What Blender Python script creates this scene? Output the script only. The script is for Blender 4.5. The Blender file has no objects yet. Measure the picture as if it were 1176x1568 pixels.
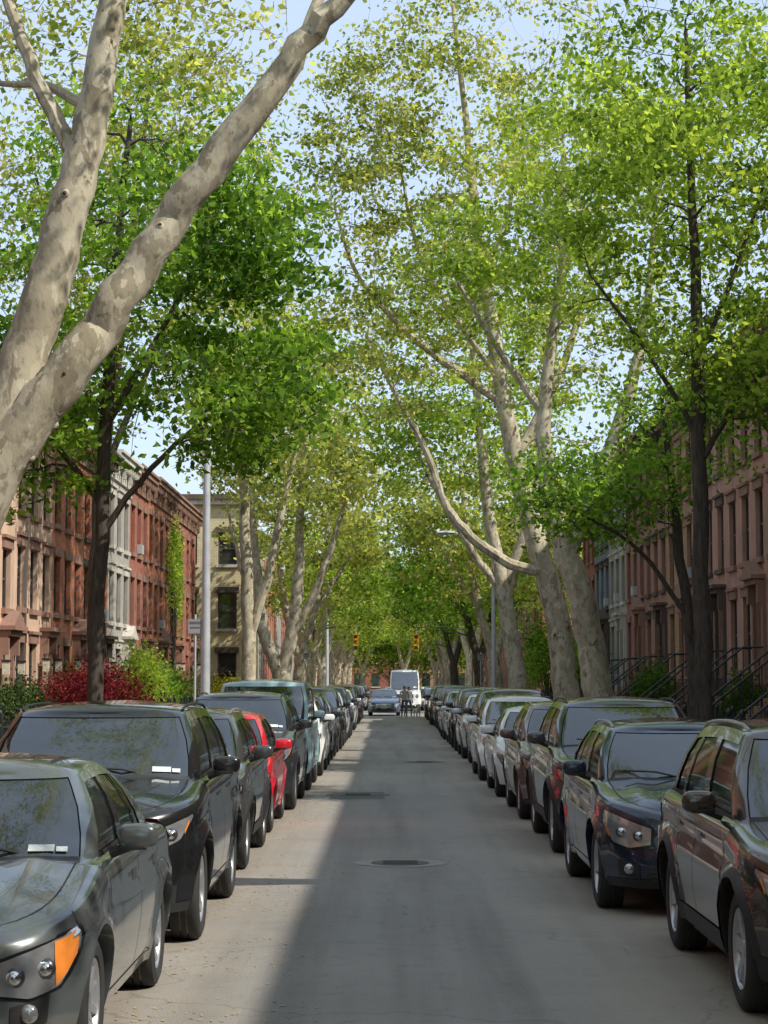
import bpy, bmesh, math, random
import numpy as np
from mathutils import Vector, Matrix
R_=random.Random(7)
scene=bpy.context.scene
scene.view_settings.view_transform='Standard'
scene.view_settings.look='None'
scene.view_settings.exposure=0
COL=scene.collection

# ------------------------------------------------------------ materials
def newmat(name):
    m=bpy.data.materials.new(name); m.use_nodes=True
    nt=m.node_tree
    for n in list(nt.nodes): nt.nodes.remove(n)
    out=nt.nodes.new('ShaderNodeOutputMaterial')
    return m,nt,out
def N(nt,t,**k):
    n=nt.nodes.new(t)
    for a,b in k.items(): setattr(n,a,b)
    return n
def ramp(nt,fac,stops):
    r=nt.nodes.new('ShaderNodeValToRGB')
    e=r.color_ramp.elements
    while len(e)<len(stops): e.new(0.5)
    for i,(p,c) in enumerate(stops):
        e[i].position=p; e[i].color=(c[0],c[1],c[2],1)
    nt.links.new(fac,r.inputs[0]); return r.outputs[0]
def coord(nt,scale=(1,1,1),kind='Object'):
    t=nt.nodes.new('ShaderNodeTexCoord'); m=nt.nodes.new('ShaderNodeMapping')
    m.inputs['Scale'].default_value=scale
    nt.links.new(t.outputs[kind],m.inputs[0]); return m.outputs[0]
def noise(nt,vec,scale,detail=4,rough=.55,dist=0):
    n=nt.nodes.new('ShaderNodeTexNoise'); n.inputs['Scale'].default_value=scale
    n.inputs['Detail'].default_value=detail; n.inputs['Roughness'].default_value=rough
    n.inputs['Distortion'].default_value=dist
    nt.links.new(vec,n.inputs['Vector']); return n.outputs[0]
def mix(nt,a,b,fac,mode='MIX'):
    n=nt.nodes.new('ShaderNodeMix'); n.data_type='RGBA'; n.blend_type=mode
    for s,val in ((0,fac),(6,a),(7,b)):
        if hasattr(val,'is_linked') or hasattr(val,'links'): nt.links.new(val,n.inputs[s])
        elif s==0: n.inputs[0].default_value=val
        else: n.inputs[s].default_value=(val[0],val[1],val[2],1)
    return n.outputs[2]
def bump(nt,h,strength=.3,dist=.02):
    b=nt.nodes.new('ShaderNodeBump'); b.inputs['Strength'].default_value=strength
    b.inputs['Distance'].default_value=dist
    nt.links.new(h,b.inputs['Height']); return b.outputs[0]
def pbsdf(nt,out,col,rough=.6,metal=0,coat=0,normal=None,spec=.5):
    p=nt.nodes.new('ShaderNodeBsdfPrincipled')
    if hasattr(col,'links'): nt.links.new(col,p.inputs['Base Color'])
    else: p.inputs['Base Color'].default_value=(*col,1)
    if hasattr(rough,'links'): nt.links.new(rough,p.inputs['Roughness'])
    else: p.inputs['Roughness'].default_value=rough
    p.inputs['Metallic'].default_value=metal
    p.inputs['Coat Weight'].default_value=coat
    p.inputs['Coat Roughness'].default_value=.03
    p.inputs['Specular IOR Level'].default_value=spec
    if normal: nt.links.new(normal,p.inputs['Normal'])
    nt.links.new(p.outputs[0],out.inputs[0]); return p
_mc={}
def simple(name,col,rough=.6,metal=0,coat=0,var=.15,scale=8,spec=.5):
    if name in _mc: return _mc[name]
    m,nt,out=newmat(name)
    v=coord(nt); n=noise(nt,v,scale,5)
    c0=tuple(x*(1-var) for x in col); c1=tuple(min(1,x*(1+var)) for x in col)
    c=ramp(nt,n,[(.3,c0),(.7,c1)])
    pbsdf(nt,out,c,rough,metal,coat,spec=spec)
    _mc[name]=m; return m
def paint(name,col,metal=.35,rough=.24):
    m,nt,out=newmat(name)
    v=coord(nt); n=noise(nt,v,2.2,5,.6)
    dust=ramp(nt,n,[(.35,(0,0,0)),(.8,(.04,.04,.04))])
    c=mix(nt,col,(.3,.28,.24),dust)
    p=pbsdf(nt,out,c,rough,metal,1.0)
    rr=ramp(nt,n,[(.3,(.015,.015,.015)),(.8,(.07,.07,.07))])
    nt.links.new(rr,p.inputs['Coat Roughness'])
    return m
def leafmat(name,dark,mid,light,trans=.5,tmul=2.0):
    m,nt,out=newmat(name)
    a=N(nt,'ShaderNodeAttribute',attribute_name='rnd')
    v=coord(nt); n=noise(nt,v,.55,3,.5)
    add=N(nt,'ShaderNodeMath',operation='ADD'); nt.links.new(a.outputs['Fac'],add.inputs[0])
    sc=N(nt,'ShaderNodeMath',operation='MULTIPLY_ADD'); nt.links.new(n,sc.inputs[0]); sc.inputs[1].default_value=2.4; sc.inputs[2].default_value=-1.18
    nt.links.new(sc.outputs[0],add.inputs[1])
    c=ramp(nt,add.outputs[0],[(.05,dark),(.5,mid),(.95,light)])
    d=N(nt,'ShaderNodeBsdfDiffuse'); t=N(nt,'ShaderNodeBsdfTranslucent')
    nt.links.new(c,d.inputs[0])
    tc=mix(nt,c,(tmul*1.12,tmul,tmul*.5),1.0,'MULTIPLY'); nt.links.new(tc,t.inputs[0])
    m1=N(nt,'ShaderNodeMixShader'); m1.inputs[0].default_value=trans
    nt.links.new(d.outputs[0],m1.inputs[1]); nt.links.new(t.outputs[0],m1.inputs[2])
    nt.links.new(m1.outputs[0],out.inputs[0]); return m

def m_plane_bark():
    m,nt,out=newmat('plane_tree_bark')
    v=coord(nt,(1,1,.55))
    vo=N(nt,'ShaderNodeTexVoronoi'); vo.inputs['Scale'].default_value=7
    nn=N(nt,'ShaderNodeTexNoise'); nn.inputs['Scale'].default_value=5; nn.inputs['Detail'].default_value=4; nt.links.new(v,nn.inputs['Vector'])
    vm=N(nt,'ShaderNodeVectorMath',operation='MULTIPLY_ADD'); nt.links.new(nn.outputs['Color'],vm.inputs[0]); vm.inputs[1].default_value=(.5,.5,.5); nt.links.new(v,vm.inputs[2])
    nt.links.new(vm.outputs[0],vo.inputs['Vector'])
    sp=N(nt,'ShaderNodeSeparateColor'); nt.links.new(vo.outputs['Color'],sp.inputs[0])
    c=ramp(nt,sp.outputs[0],[(.0,(.23,.195,.13)),(.2,(.35,.305,.215)),(.6,(.44,.39,.285)),(.95,(.54,.49,.37))])
    n=noise(nt,v,9,6,.65)
    c2=mix(nt,c,(.15,.125,.085),ramp(nt,n,[(.53,(0,0,0)),(.68,(.7,.7,.7))]))
    pbsdf(nt,out,c2,.85,normal=bump(nt,n,.4,.03),spec=.2); return m
def m_dark_bark():
    m,nt,out=newmat('dark_bark')
    v=coord(nt,(6,6,1)); n=noise(nt,v,4,6,.7)
    c=ramp(nt,n,[(.3,(.035,.028,.022)),(.7,(.12,.10,.08))])
    pbsdf(nt,out,c,.9,normal=bump(nt,n,.6,.03),spec=.2); return m
def m_asphalt():
    m,nt,out=newmat('asphalt')
    v=coord(nt)
    big=noise(nt,v,.35,5,.6); fine=noise(nt,v,70,3,.7); mid=noise(nt,v,5,5,.6)
    c=ramp(nt,big,[(.25,(.27,.256,.235)),(.75,(.34,.322,.294))])
    c=mix(nt,c,(.60,.60,.60),ramp(nt,fine,[(.40,(.6,.6,.6)),(.60,(0,0,0))]),'MULTIPLY')
    c=mix(nt,c,(.55,.51,.45),ramp(nt,fine,[(.62,(0,0,0)),(.74,(.5,.5,.5))]))
    c=mix(nt,c,(.15,.144,.136),ramp(nt,mid,[(.55,(0,0,0)),(.75,(.5,.5,.5))]))
    v2=coord(nt,(1.3,.05,1)); st=noise(nt,v2,1.1,4,.6)
    c=mix(nt,c,(.72,.71,.70),ramp(nt,st,[(.45,(0,0,0)),(.62,(.8,.8,.8))]),'MULTIPLY')
    # dust and pollen gathered towards the kerbs
    sx=N(nt,'ShaderNodeSeparateXYZ'); nt.links.new(v,sx.inputs[0])
    ab=N(nt,'ShaderNodeMath',operation='ABSOLUTE'); nt.links.new(sx.outputs[0],ab.inputs[0])
    dn=noise(nt,v,1.6,6,.7)
    mm=N(nt,'ShaderNodeMath',operation='MULTIPLY_ADD'); nt.links.new(dn,mm.inputs[0]); mm.inputs[1].default_value=1.6; nt.links.new(ab.outputs[0],mm.inputs[2])
    mr=N(nt,'ShaderNodeMapRange'); nt.links.new(mm.outputs[0],mr.inputs[0]); mr.inputs[1].default_value=1.5; mr.inputs[2].default_value=3.6; mr.inputs[3].default_value=0.0; mr.inputs[4].default_value=.75
    c=mix(nt,c,(.43,.35,.255),mr.outputs[0])
    vo=N(nt,'ShaderNodeTexVoronoi',feature='DISTANCE_TO_EDGE'); vo.inputs['Scale'].default_value=.32
    nn=N(nt,'ShaderNodeTexNoise'); nn.inputs['Scale'].default_value=1.3; nn.inputs['Detail'].default_value=6; nt.links.new(v,nn.inputs['Vector'])
    vm=N(nt,'ShaderNodeVectorMath',operation='MULTIPLY_ADD'); nt.links.new(nn.outputs['Color'],vm.inputs[0]); vm.inputs[1].default_value=(1.2,1.2,0); nt.links.new(v,vm.inputs[2])
    nt.links.new(vm.outputs[0],vo.inputs['Vector'])
    c=mix(nt,c,(.06,.06,.06),ramp(nt,vo.outputs['Distance'],[(.0,(.35,.35,.35)),(.005,(0,0,0))]))
    pbsdf(nt,out,c,.85,normal=bump(nt,fine,.55,.012),spec=.35); return m
def m_concrete(name,base=(.32,.30,.27),joint=1.5):
    m,nt,out=newmat(name)
    v=coord(nt); n=noise(nt,v,1.2,6,.6); f=noise(nt,v,40,3)
    c=ramp(nt,n,[(.3,tuple(x*.75 for x in base)),(.7,tuple(x*1.15 for x in base))])
    c=mix(nt,c,(.8,.8,.8),f,'MULTIPLY')
    b=N(nt,'ShaderNodeTexBrick',offset=0.0); b.inputs['Scale'].default_value=1; b.inputs['Brick Width'].default_value=joint
    b.inputs['Row Height'].default_value=joint; b.inputs['Mortar Size'].default_value=.012
    b.inputs['Color1'].default_value=(1,1,1,1); b.inputs['Color2'].default_value=(.86,.86,.86,1); b.inputs['Mortar'].default_value=(.35,.35,.35,1)
    nt.links.new(v,b.inputs['Vector'])
    c=mix(nt,c,b.outputs['Color'],1.0,'MULTIPLY')
    pbsdf(nt,out,c,.85); return m
BF=1.5
def m_brick(name,c1,c2,mort=(.25,.22,.19)):
    m,nt,out=newmat(name)
    t=N(nt,'ShaderNodeTexCoord'); s=N(nt,'ShaderNodeSeparateXYZ'); nt.links.new(t.outputs['Object'],s.inputs[0])
    ad=N(nt,'ShaderNodeMath',operation='ADD'); nt.links.new(s.outputs[0],ad.inputs[0]); nt.links.new(s.outputs[1],ad.inputs[1])
    cb=N(nt,'ShaderNodeCombineXYZ'); nt.links.new(ad.outputs[0],cb.inputs[0]); nt.links.new(s.outputs[2],cb.inputs[1])
    b=N(nt,'ShaderNodeTexBrick'); b.inputs['Scale'].default_value=1; b.inputs['Brick Width'].default_value=.23
    b.inputs['Row Height'].default_value=.075; b.inputs['Mortar Size'].default_value=.009
    b.inputs['Color1'].default_value=(*[x*BF for x in c1],1); b.inputs['Color2'].default_value=(*[x*BF for x in c2],1); b.inputs['Mortar'].default_value=(*mort,1)
    nt.links.new(cb.outputs[0],b.inputs['Vector'])
    n=noise(nt,t.outputs['Object'],1.1,6,.65)
    c=mix(nt,b.outputs['Color'],ramp(nt,n,[(.3,(.65,.65,.65)),(.7,(1.0,1.0,1.0))]),1.0,'MULTIPLY')
    pbsdf(nt,out,c,.88,spec=.2); return m
def m_stucco(name,col):
    col=tuple(min(.75,x*BF) for x in col)
    m,nt,out=newmat(name)
    v=coord(nt); n=noise(nt,v,.9,6,.65); f=noise(nt,coord(nt,(3,3,.4)),1.5,5,.7)
    c=ramp(nt,n,[(.3,tuple(x*.78 for x in col)),(.7,tuple(x*1.12 for x in col))])
    c=mix(nt,c,(.6,.57,.55),ramp(nt,f,[(.5,(0,0,0)),(.75,(.8,.8,.8))]),'MULTIPLY')
    pbsdf(nt,out,c,.85,spec=.2,normal=bump(nt,n,.2,.02)); return m
def m_ground():
    m,nt,out=newmat('soil_ground')
    v=coord(nt); n=noise(nt,v,.8,6,.65)
    c=ramp(nt,n,[(.35,(.09,.07,.045)),(.55,(.065,.09,.035)),(.7,(.13,.11,.07))])
    pbsdf(nt,out,c,.95,spec=.1); return m
def m_glass_car(clear=True):
    m,nt,out=newmat('car_glass' if clear else 'tinted_car_glass')
    v=coord(nt); n=noise(nt,v,3,3)
    c=ramp(nt,n,[(.3,(.012,.016,.016)),(.7,(.024,.032,.032))])
    p=pbsdf(nt,out,c,.04,0,0,spec=1.0); p.inputs['IOR'].default_value=1.9
    if clear:
        t=N(nt,'ShaderNodeBsdfTransparent'); t.inputs[0].default_value=(.5,.57,.55,1)
        mx=N(nt,'ShaderNodeMixShader'); mx.inputs[0].default_value=.28
        nt.links.new(p.outputs[0],mx.inputs[1]); nt.links.new(t.outputs[0],mx.inputs[2]); nt.links.new(mx.outputs[0],out.inputs[0])
    return m

BARK=m_plane_bark(); DBARK=m_dark_bark(); ASPH=m_asphalt()
SIDEWALK=m_concrete('sidewalk_concrete'); KERB=m_concrete('kerb_stone',(.28,.27,.26),1.2)
GLASS=m_glass_car(); GLASS_T=m_glass_car(False)
BLACKP=simple('black_plastic',(.022,.022,.023),.55)
BLACKG=simple('gloss_black',(.010,.010,.011),.2,0,.5)
TYRE=simple('tyre_rubber',(.030,.029,.028),.85)
CHROME=simple('chrome',(.70,.71,.73),.12,1)
ALLOY=simple('alloy_wheel',(.50,.51,.53),.3,.7)
DALLOY=simple('dark_alloy_wheel',(.10,.10,.11),.35,.7)
LENS=simple('headlamp_lens',(.50,.52,.54),.14,.7,1,var=.25,scale=9)
AMBER=simple('amber_lens',(.80,.25,.04),.15,0,1)
REDL=simple('red_lens',(.35,.01,.012),.15,0,1)
PLATE=simple('number_plate',(.72,.72,.68),.5,var=.08,scale=30)
PAPER=simple('paper_sticker',(.7,.74,.74),.6,var=.2,scale=30)
SEAT=simple('seat_fabric',(.07,.065,.06),.8)
DASH=simple('dashboard',(.06,.057,.054),.6)
IRON=simple('wrought_iron',(.022,.026,.03),.45)
GALV=simple('galvanised_steel',(.50,.52,.53),.42,.3,scale=3)
WINGL=simple('window_glass',(.03,.037,.043),.05,0,0,var=.5,scale=1.5,spec=.9)
BLIND=simple('window_blind',(.42,.40,.36),.8)
FRW=simple('white_window_frame',(.65,.64,.60),.6)
FRD=simple('dark_window_frame',(.07,.06,.055),.5)

# ------------------------------------------------------------ mesh builder
class MB:
    def __init__(s): s.v=[];s.f=[];s.m=[];s.mats=[];s.sm=[]
    def mi(s,mat):
        if mat not in s.mats: s.mats.append(mat)
        return s.mats.index(mat)
    def face(s,idx,mat,sm=False): s.f.append(tuple(idx)); s.m.append(s.mi(mat)); s.sm.append(sm)
    def poly(s,pts,mat,sm=False):
        b=len(s.v); s.v.extend([tuple(map(float,p)) for p in pts]); s.face(range(b,b+len(pts)),mat,sm)
    def box(s,x0,x1,y0,y1,z0,z1,mat):
        if x0>x1:x0,x1=x1,x0
        if y0>y1:y0,y1=y1,y0
        b=len(s.v)
        s.v.extend([(x0,y0,z0),(x1,y0,z0),(x1,y1,z0),(x0,y1,z0),(x0,y0,z1),(x1,y0,z1),(x1,y1,z1),(x0,y1,z1)])
        for q in ((0,3,2,1),(4,5,6,7),(0,1,5,4),(1,2,6,5),(2,3,7,6),(3,0,4,7)): s.face([b+i for i in q],mat)
    def grid(s,P,mat,closed=False,sm=True,skip=None):
        nr=len(P); nc=len(P[0]); b=len(s.v)
        for r in P: s.v.extend([(float(p[0]),float(p[1]),float(p[2])) for p in r])
        for i in range(nr-1):
            for j in range(nc if closed else nc-1):
                mt=mat(i,j) if callable(mat) else mat
                if mt is None: continue
                j2=(j+1)%nc
                s.face((b+i*nc+j,b+i*nc+j2,b+(i+1)*nc+j2,b+(i+1)*nc+j),mt,sm)
    def tube(s,pts,rad,n,mat,cap=True):
        pts=np.asarray(pts,float); k=len(pts)
        rad=np.broadcast_to(np.asarray(rad,float),(k,))
        t=np.gradient(pts,axis=0); t/=np.linalg.norm(t,axis=1)[:,None]+1e-9
        ref=np.array([0,0,1.]) if abs(t.mean(0)[2])<.8 else np.array([1.,0,0])
        a=np.cross(t,ref); a/=np.linalg.norm(a,axis=1)[:,None]+1e-9
        bb=np.cross(t,a)
        an=np.linspace(0,2*math.pi,n,endpoint=False)
        P=pts[:,None,:]+rad[:,None,None]*(np.cos(an)[None,:,None]*a[:,None,:]+np.sin(an)[None,:,None]*bb[:,None,:])
        b=len(s.v); s.v.extend(map(tuple,P.reshape(-1,3).tolist()))
        mi=s.mi(mat)
        for i in range(k-1):
            for j in range(n):
                j2=(j+1)%n
                s.f.append((b+i*n+j,b+i*n+j2,b+(i+1)*n+j2,b+(i+1)*n+j)); s.m.append(mi); s.sm.append(True)
        if cap:
            s.face([b+j for j in range(n)],mat); s.face([b+(k-1)*n+j for j in range(n)],mat)
    def lathe(s,prof,n,mat,axis='x',c=(0,0,0)):
        rows=[]
        for i in range(n):
            a=2*math.pi*i/n; r=[]
            for (rr,h) in prof:
                if axis=='x': r.append((c[0]+h,c[1]+rr*math.cos(a),c[2]+rr*math.sin(a)))
                else: r.append((c[0]+rr*math.cos(a),c[1]+rr*math.sin(a),c[2]+h))
            rows.append(r)
        rows.append(rows[0]); s.grid(rows,mat)
    def ell(s,c,r,mat,n=10,sq=1.0):
        rows=[]
        f=lambda v:math.copysign(abs(v)**sq,v)
        for i in range(n+1):
            ph=math.pi*i/n; row=[]
            for j in range(2*n+1):
                th=math.pi*j/n
                row.append((c[0]+r[0]*f(math.sin(ph))*f(math.cos(th)),c[1]+r[1]*f(math.sin(ph))*f(math.sin(th)),c[2]+r[2]*f(math.cos(ph))))
            rows.append(row)
        s.grid(rows,mat)
    def build(s,name,parent=None,merge=0,angle=35,loc=None,norm=False):
        me=bpy.data.meshes.new(name)
        me.from_pydata(s.v,[],s.f)
        for m in s.mats: me.materials.append(m)
        me.polygons.foreach_set('material_index',s.m); me.polygons.foreach_set('use_smooth',s.sm)
        if merge or norm:
            bm=bmesh.new(); bm.from_mesh(me)
            if merge: bmesh.ops.remove_doubles(bm,verts=bm.verts,dist=merge)
            bmesh.ops.recalc_face_normals(bm,faces=bm.faces)
            bm.to_mesh(me); bm.free()
        me.update()
        if any(s.sm): me.set_sharp_from_angle(angle=math.radians(angle))
        ob=bpy.data.objects.new(name,me); COL.objects.link(ob)
        if parent: ob.parent=parent
        if loc: ob.location=loc
        return ob
def empty(name,loc=(0,0,0)):
    e=bpy.data.objects.new(name,None); e.empty_display_size=.3; e.location=loc; COL.objects.link(e); return e

# ------------------------------------------------------------ foliage
SD=np.array([.88,-.47,.99]); SDN=SD/np.linalg.norm(SD)
def leaf_mesh(name,C,size,mat,rng,parent=None,up=.6,aspect=.62):
    n=len(C)
    nrm=rng.normal(size=(n,3)); nrm/=np.linalg.norm(nrm,axis=1)[:,None]
    nrm[:,2]=nrm[:,2]+up; nrm/=np.linalg.norm(nrm,axis=1)[:,None]
    r=rng.normal(size=(n,3)); r[:,2]-=.3
    t=r-nrm*(r*nrm).sum(1)[:,None]; t/=np.linalg.norm(t,axis=1)[:,None]+1e-9
    b=np.cross(nrm,t)
    s=(size*rng.uniform(.6,1.35,n))[:,None]
    V=np.empty((n,4,3))
    V[:,0]=C-t*s*.5; V[:,2]=C+t*s*.5
    V[:,1]=C+b*s*.5*aspect-nrm*s*.12-t*s*.08; V[:,3]=C-b*s*.5*aspect-nrm*s*.12-t*s*.08
    me=bpy.data.meshes.new(name)
    me.vertices.add(4*n); me.vertices.foreach_set('co',V.reshape(-1))
    me.loops.add(4*n); me.loops.foreach_set('vertex_index',np.arange(4*n,dtype=np.int32))
    me.polygons.add(n); me.polygons.foreach_set('loop_start',np.arange(0,4*n,4,dtype=np.int32))
    me.update(calc_edges=True)
    at=me.attributes.new('rnd','FLOAT','FACE'); at.data.foreach_set('value',rng.uniform(.1,.9,n).astype(np.float32))
    me.materials.append(mat)
    ob=bpy.data.objects.new(name,me); COL.objects.link(ob)
    if parent: ob.parent=parent
    return ob
def spline(pts,per=4):
    P=np.array(pts,float); out=[]
    n=len(P)
    for i in range(n-1):
        p0=P[max(i-1,0)];p1=P[i];p2=P[i+1];p3=P[min(i+2,n-1)]
        for k in range(per):
            t=k/per
            q=.5*((2*p1)+(-p0+p2)*t+(2*p0-5*p1+4*p2-p3)*t*t+(-p0+3*p1-3*p2+p3)*t**3)
            out.append(q)
    out.append(P[-1]); return np.array(out)
LK=.88
def make_tree(name,limbs,crowns,nt_,nl,leaf,sig,bark,lmat,seed,cull=True,twigs=3,pscale=1.0,loc=(0,0,0),up=.6,cully=75,nodemax=.34):
    rng=np.random.default_rng(seed)
    root=empty(name,loc)
    mb=MB(); nodes=[];nr=[];nd=[]
    for L in limbs:
        S=spline(L,5)
        w=rng.normal(size=(len(S),3))*.16; w[0]=0
        S[:,:3]+=w*np.minimum(S[:,3:4],.12)
        mb.tube(S[:,:3],S[:,3],16 if S[0,3]>.15 else 8,bark)
        for i in range(2,len(S)-1):
            if S[i,3]>.09 and rng.uniform()<.26:
                d=rng.normal(size=3); d/=np.linalg.norm(d)
                c=S[i,:3]+d*S[i,3]*.82; mb.ell(tuple(c),(S[i,3]*.27,)*3,bark,6)
                c2=S[i,:3]+d*S[i,3]*1.0; mb.ell(tuple(c2),(S[i,3]*.13,)*3,DBARK,5)
        dd=np.gradient(S[:,:3],axis=0); dd/=np.linalg.norm(dd,axis=1)[:,None]
        for i in range(len(S)):
            if S[i,2]>min(3.5,S[:,2].max()*.3) and S[i,3]<nodemax:
                nodes.append(S[i,:3]); nr.append(S[i,3]); nd.append(dd[i])
    T=[]
    for c,r,w in crowns:
        k=max(1,int(nt_*w/sum(x[2] for x in crowns)))
        d=rng.normal(size=(k,3)); d/=np.linalg.norm(d,axis=1)[:,None]
        rad=rng.uniform(.1,1,k)**.5
        T.append(np.array(c)+d*rad[:,None]*np.array(r)*rng.uniform(.9,1.12,(k,1)))
    T=np.concatenate(T)
    NA=np.array(nodes)
    d0=np.array([np.min(np.linalg.norm(NA-t,axis=1)) for t in T])
    T=T[np.argsort(d0)]
    n0=len(nodes)
    cap=n0+len(T)*4+5
    A=np.zeros((cap,3)); A[:n0]=NA; AR=np.zeros(cap); AR[:n0]=nr; AD=np.zeros((cap,3)); AD[:n0]=nd; cnt=n0
    cents=[]
    for t in T:
        dv=t-A[:cnt]; dist=np.linalg.norm(dv,axis=1)
        pen=dist+np.maximum(0,-dv[:,2])*1.2-np.minimum(AR[:cnt],.12)*2
        i=int(np.argmin(pen)); p0=A[i]; Ld=dist[i]
        if Ld<.12: 
            cents.append(t); continue
        dirn=(t-p0)/Ld
        mdir=AD[i]*.5+dirn*.8+np.array([0,0,.15]); mdir/=np.linalg.norm(mdir)
        p1=p0+mdir*Ld*.5+rng.normal(size=3)*.06*Ld
        ts=np.linspace(0,1,5)[:,None]
        B=(1-ts)**2*p0+2*ts*(1-ts)*p1+ts**2*t
        B[1:4]+=rng.normal(size=(3,3))*.025*Ld
        r0=min(AR[i]*.7,.012+.016*Ld)*pscale; r1=max(.005,r0*.4)
        mb.tube(B,np.linspace(r0,r1,5),5 if r0>.02 else 4,bark,cap=False)
        for k in (1,2,3,4):
            A[cnt]=B[k]; AR[cnt]=r0+(r1-r0)*k/4; AD[cnt]=dirn; cnt+=1
        cents.append(t)
        for q in range(twigs):
            e=t+rng.normal(size=3)*sig*1.3+np.array([0,0,.05])
            mb.tube([B[3],(B[3]+e)/2+rng.normal(size=3)*.05,e],[r1,r1*.7,r1*.35],3,bark,cap=False)
    mb.build('trunk_and_branches',root)
    cents=np.array(cents)
    cn=np.maximum(4,(nl*LK*rng.lognormal(0,.45,len(cents))).astype(int))
    C=np.repeat(cents,cn,axis=0)
    sg=np.repeat(sig*rng.uniform(.55,1.25,len(cents)),cn)[:,None]
    off=rng.normal(size=(len(C),3))
    C=C+off*sg*np.array([1.3,1.3,.5])
    if cull:   # gap in the crowns above the roadside, where the sun reaches the street
        w=C+np.array(loc); hx=w[:,0]-w[:,2]*SD[0]/SD[2]; hy=w[:,1]-w[:,2]*SD[1]/SD[2]
        pr=np.where((hx>-3.7)&(hx<-.6),.96,.6)
        pr=pr*np.where(hy>30,.55,1.0)
        bad=(hx>-5.2)&(hx<-.6)&(hy<cully)&(rng.uniform(size=len(C))<pr)
        C=C[~bad]
    leaf_mesh('leaves',C,leaf,lmat,rng,root,up)
    return root
def copy_tree(src,name,loc,rz,sc):
    r=empty(name,loc); r.rotation_euler=(0,0,rz); r.scale=(sc,sc,sc*R_.uniform(.95,1.08))
    for ch in src.children:
        o=bpy.data.objects.new(ch.name,ch.data); COL.objects.link(o); o.parent=r
    return r

LF_PLANE=leafmat('plane_leaf',(.085,.12,.030),(.20,.25,.064),(.34,.36,.13),.54,2.6)
LF_MAPLE=leafmat('maple_leaf',(.038,.085,.016),(.105,.20,.032),(.19,.30,.055),.54,2.6)
LF_BRIGHT=leafmat('bright_leaf',(.065,.12,.023),(.17,.26,.043),(.28,.37,.075),.54,2.6)
LF_DARK=leafmat('dark_leaf',(.03,.07,.018),(.055,.115,.025),(.10,.17,.038),.4,1.7)
LF_RED=leafmat('red_maple_leaf',(.07,.008,.014),(.15,.018,.028),(.25,.05,.05),.35,1.4)
LF_HEDGE=leafmat('hedge_leaf',(.022,.045,.014),(.045,.08,.022),(.08,.125,.035),.25,1.4)
LF_YEL=leafmat('yellow_leaf',(.16,.17,.02),(.28,.28,.035),(.40,.36,.06),.4,1.4)

# big forked plane tree at the left kerb
make_tree('unseen_plane_tree',[
 [(-5.15,21.5,-.05,.50),(-5.05,21.5,.6,.42),(-4.95,21.5,2.0,.37),(-4.68,21.5,3.3,.35),(-4.3,21.5,4.3,.31)],
 [(-4.75,21.5,3.2,.30),(-4.3,21.5,4.5,.29),(-3.92,21.5,5.7,.26),(-3.62,21.5,6.8,.235),(-3.36,21.5,7.8,.20),(-3.12,21.5,9.3,.16),(-2.9,21.7,11.2,.11),(-2.6,22,13,.05)],
 [(-4.6,21.4,3.5,.30),(-4.05,21.35,4.5,.275),(-3.55,21.3,5.15,.25),(-3.05,21.3,5.9,.225),(-2.5,21.3,6.75,.20),(-1.85,21.2,7.62,.185),(-1.1,21.1,8.62,.15),(-.45,21.0,9.35,.11),(.5,20.8,10.2,.08),(1.6,20.5,11.2,.04)],
 [(-3.42,21.5,7.6,.10),(-3.75,21.6,8.2,.09),(-4.1,21.7,9.0,.075),(-4.5,21.9,10.0,.05)],
 [(-1.0,21.1,8.7,.07),(-.75,21.3,9.6,.06),(-.6,21.6,11,.04)],
 [(-3.3,21.5,8.2,.07),(-3.9,21.9,8.6,.05),(-4.6,22.4,8.8,.03),(-5.4,23,9.3,.02)],
],[((-3,21.5,12.2),(3.6,3.5,2.6),7),((-3.6,24,10.0),(2.6,2.0,.9),3),((-2.4,15.5,11.8),(3.2,4.2,1.4),6),((1.2,20.4,12.2),(1.8,2.0,1.0),1.2)],240,60,.11,.30,BARK,LF_PLANE,11)  # last two crown lobes unseen, added for windshield reflections and dappled shade on limbs
# slender maple
make_tree('maple_tree',[
 [(-4.4,29.9,-.05,.19),(-4.42,29.9,.4,.135),(-4.42,29.9,2.6,.12),(-4.36,29.9,5,.105),(-4.25,29.9,7.5,.085),(-4.0,29.9,10.5,.035)],
 [(-4.4,29.9,4.1,.06),(-3.6,29.7,5.1,.045),(-2.6,29.4,5.9,.03),(-1.5,29,6.4,.015)],
 [(-4.4,29.9,4.6,.06),(-5.1,30,5.5,.04),(-5.9,30,6.5,.02)],
 [(-4.3,29.9,5.8,.06),(-3.4,29.9,7.4,.04),(-2.6,29.9,9,.02)],
],[((-3.9,30,8.6),(2.5,2.8,2.5),8),((-2.1,29.3,6.1),(1.5,2,1.2),4.5),((-2.2,29.6,8.2),(1.3,1.8,1.5),3),((-5.4,30,6.0),(1.5,2,1.4),3.4)],300,64,.135,.25,DBARK,LF_MAPLE,12)
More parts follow.
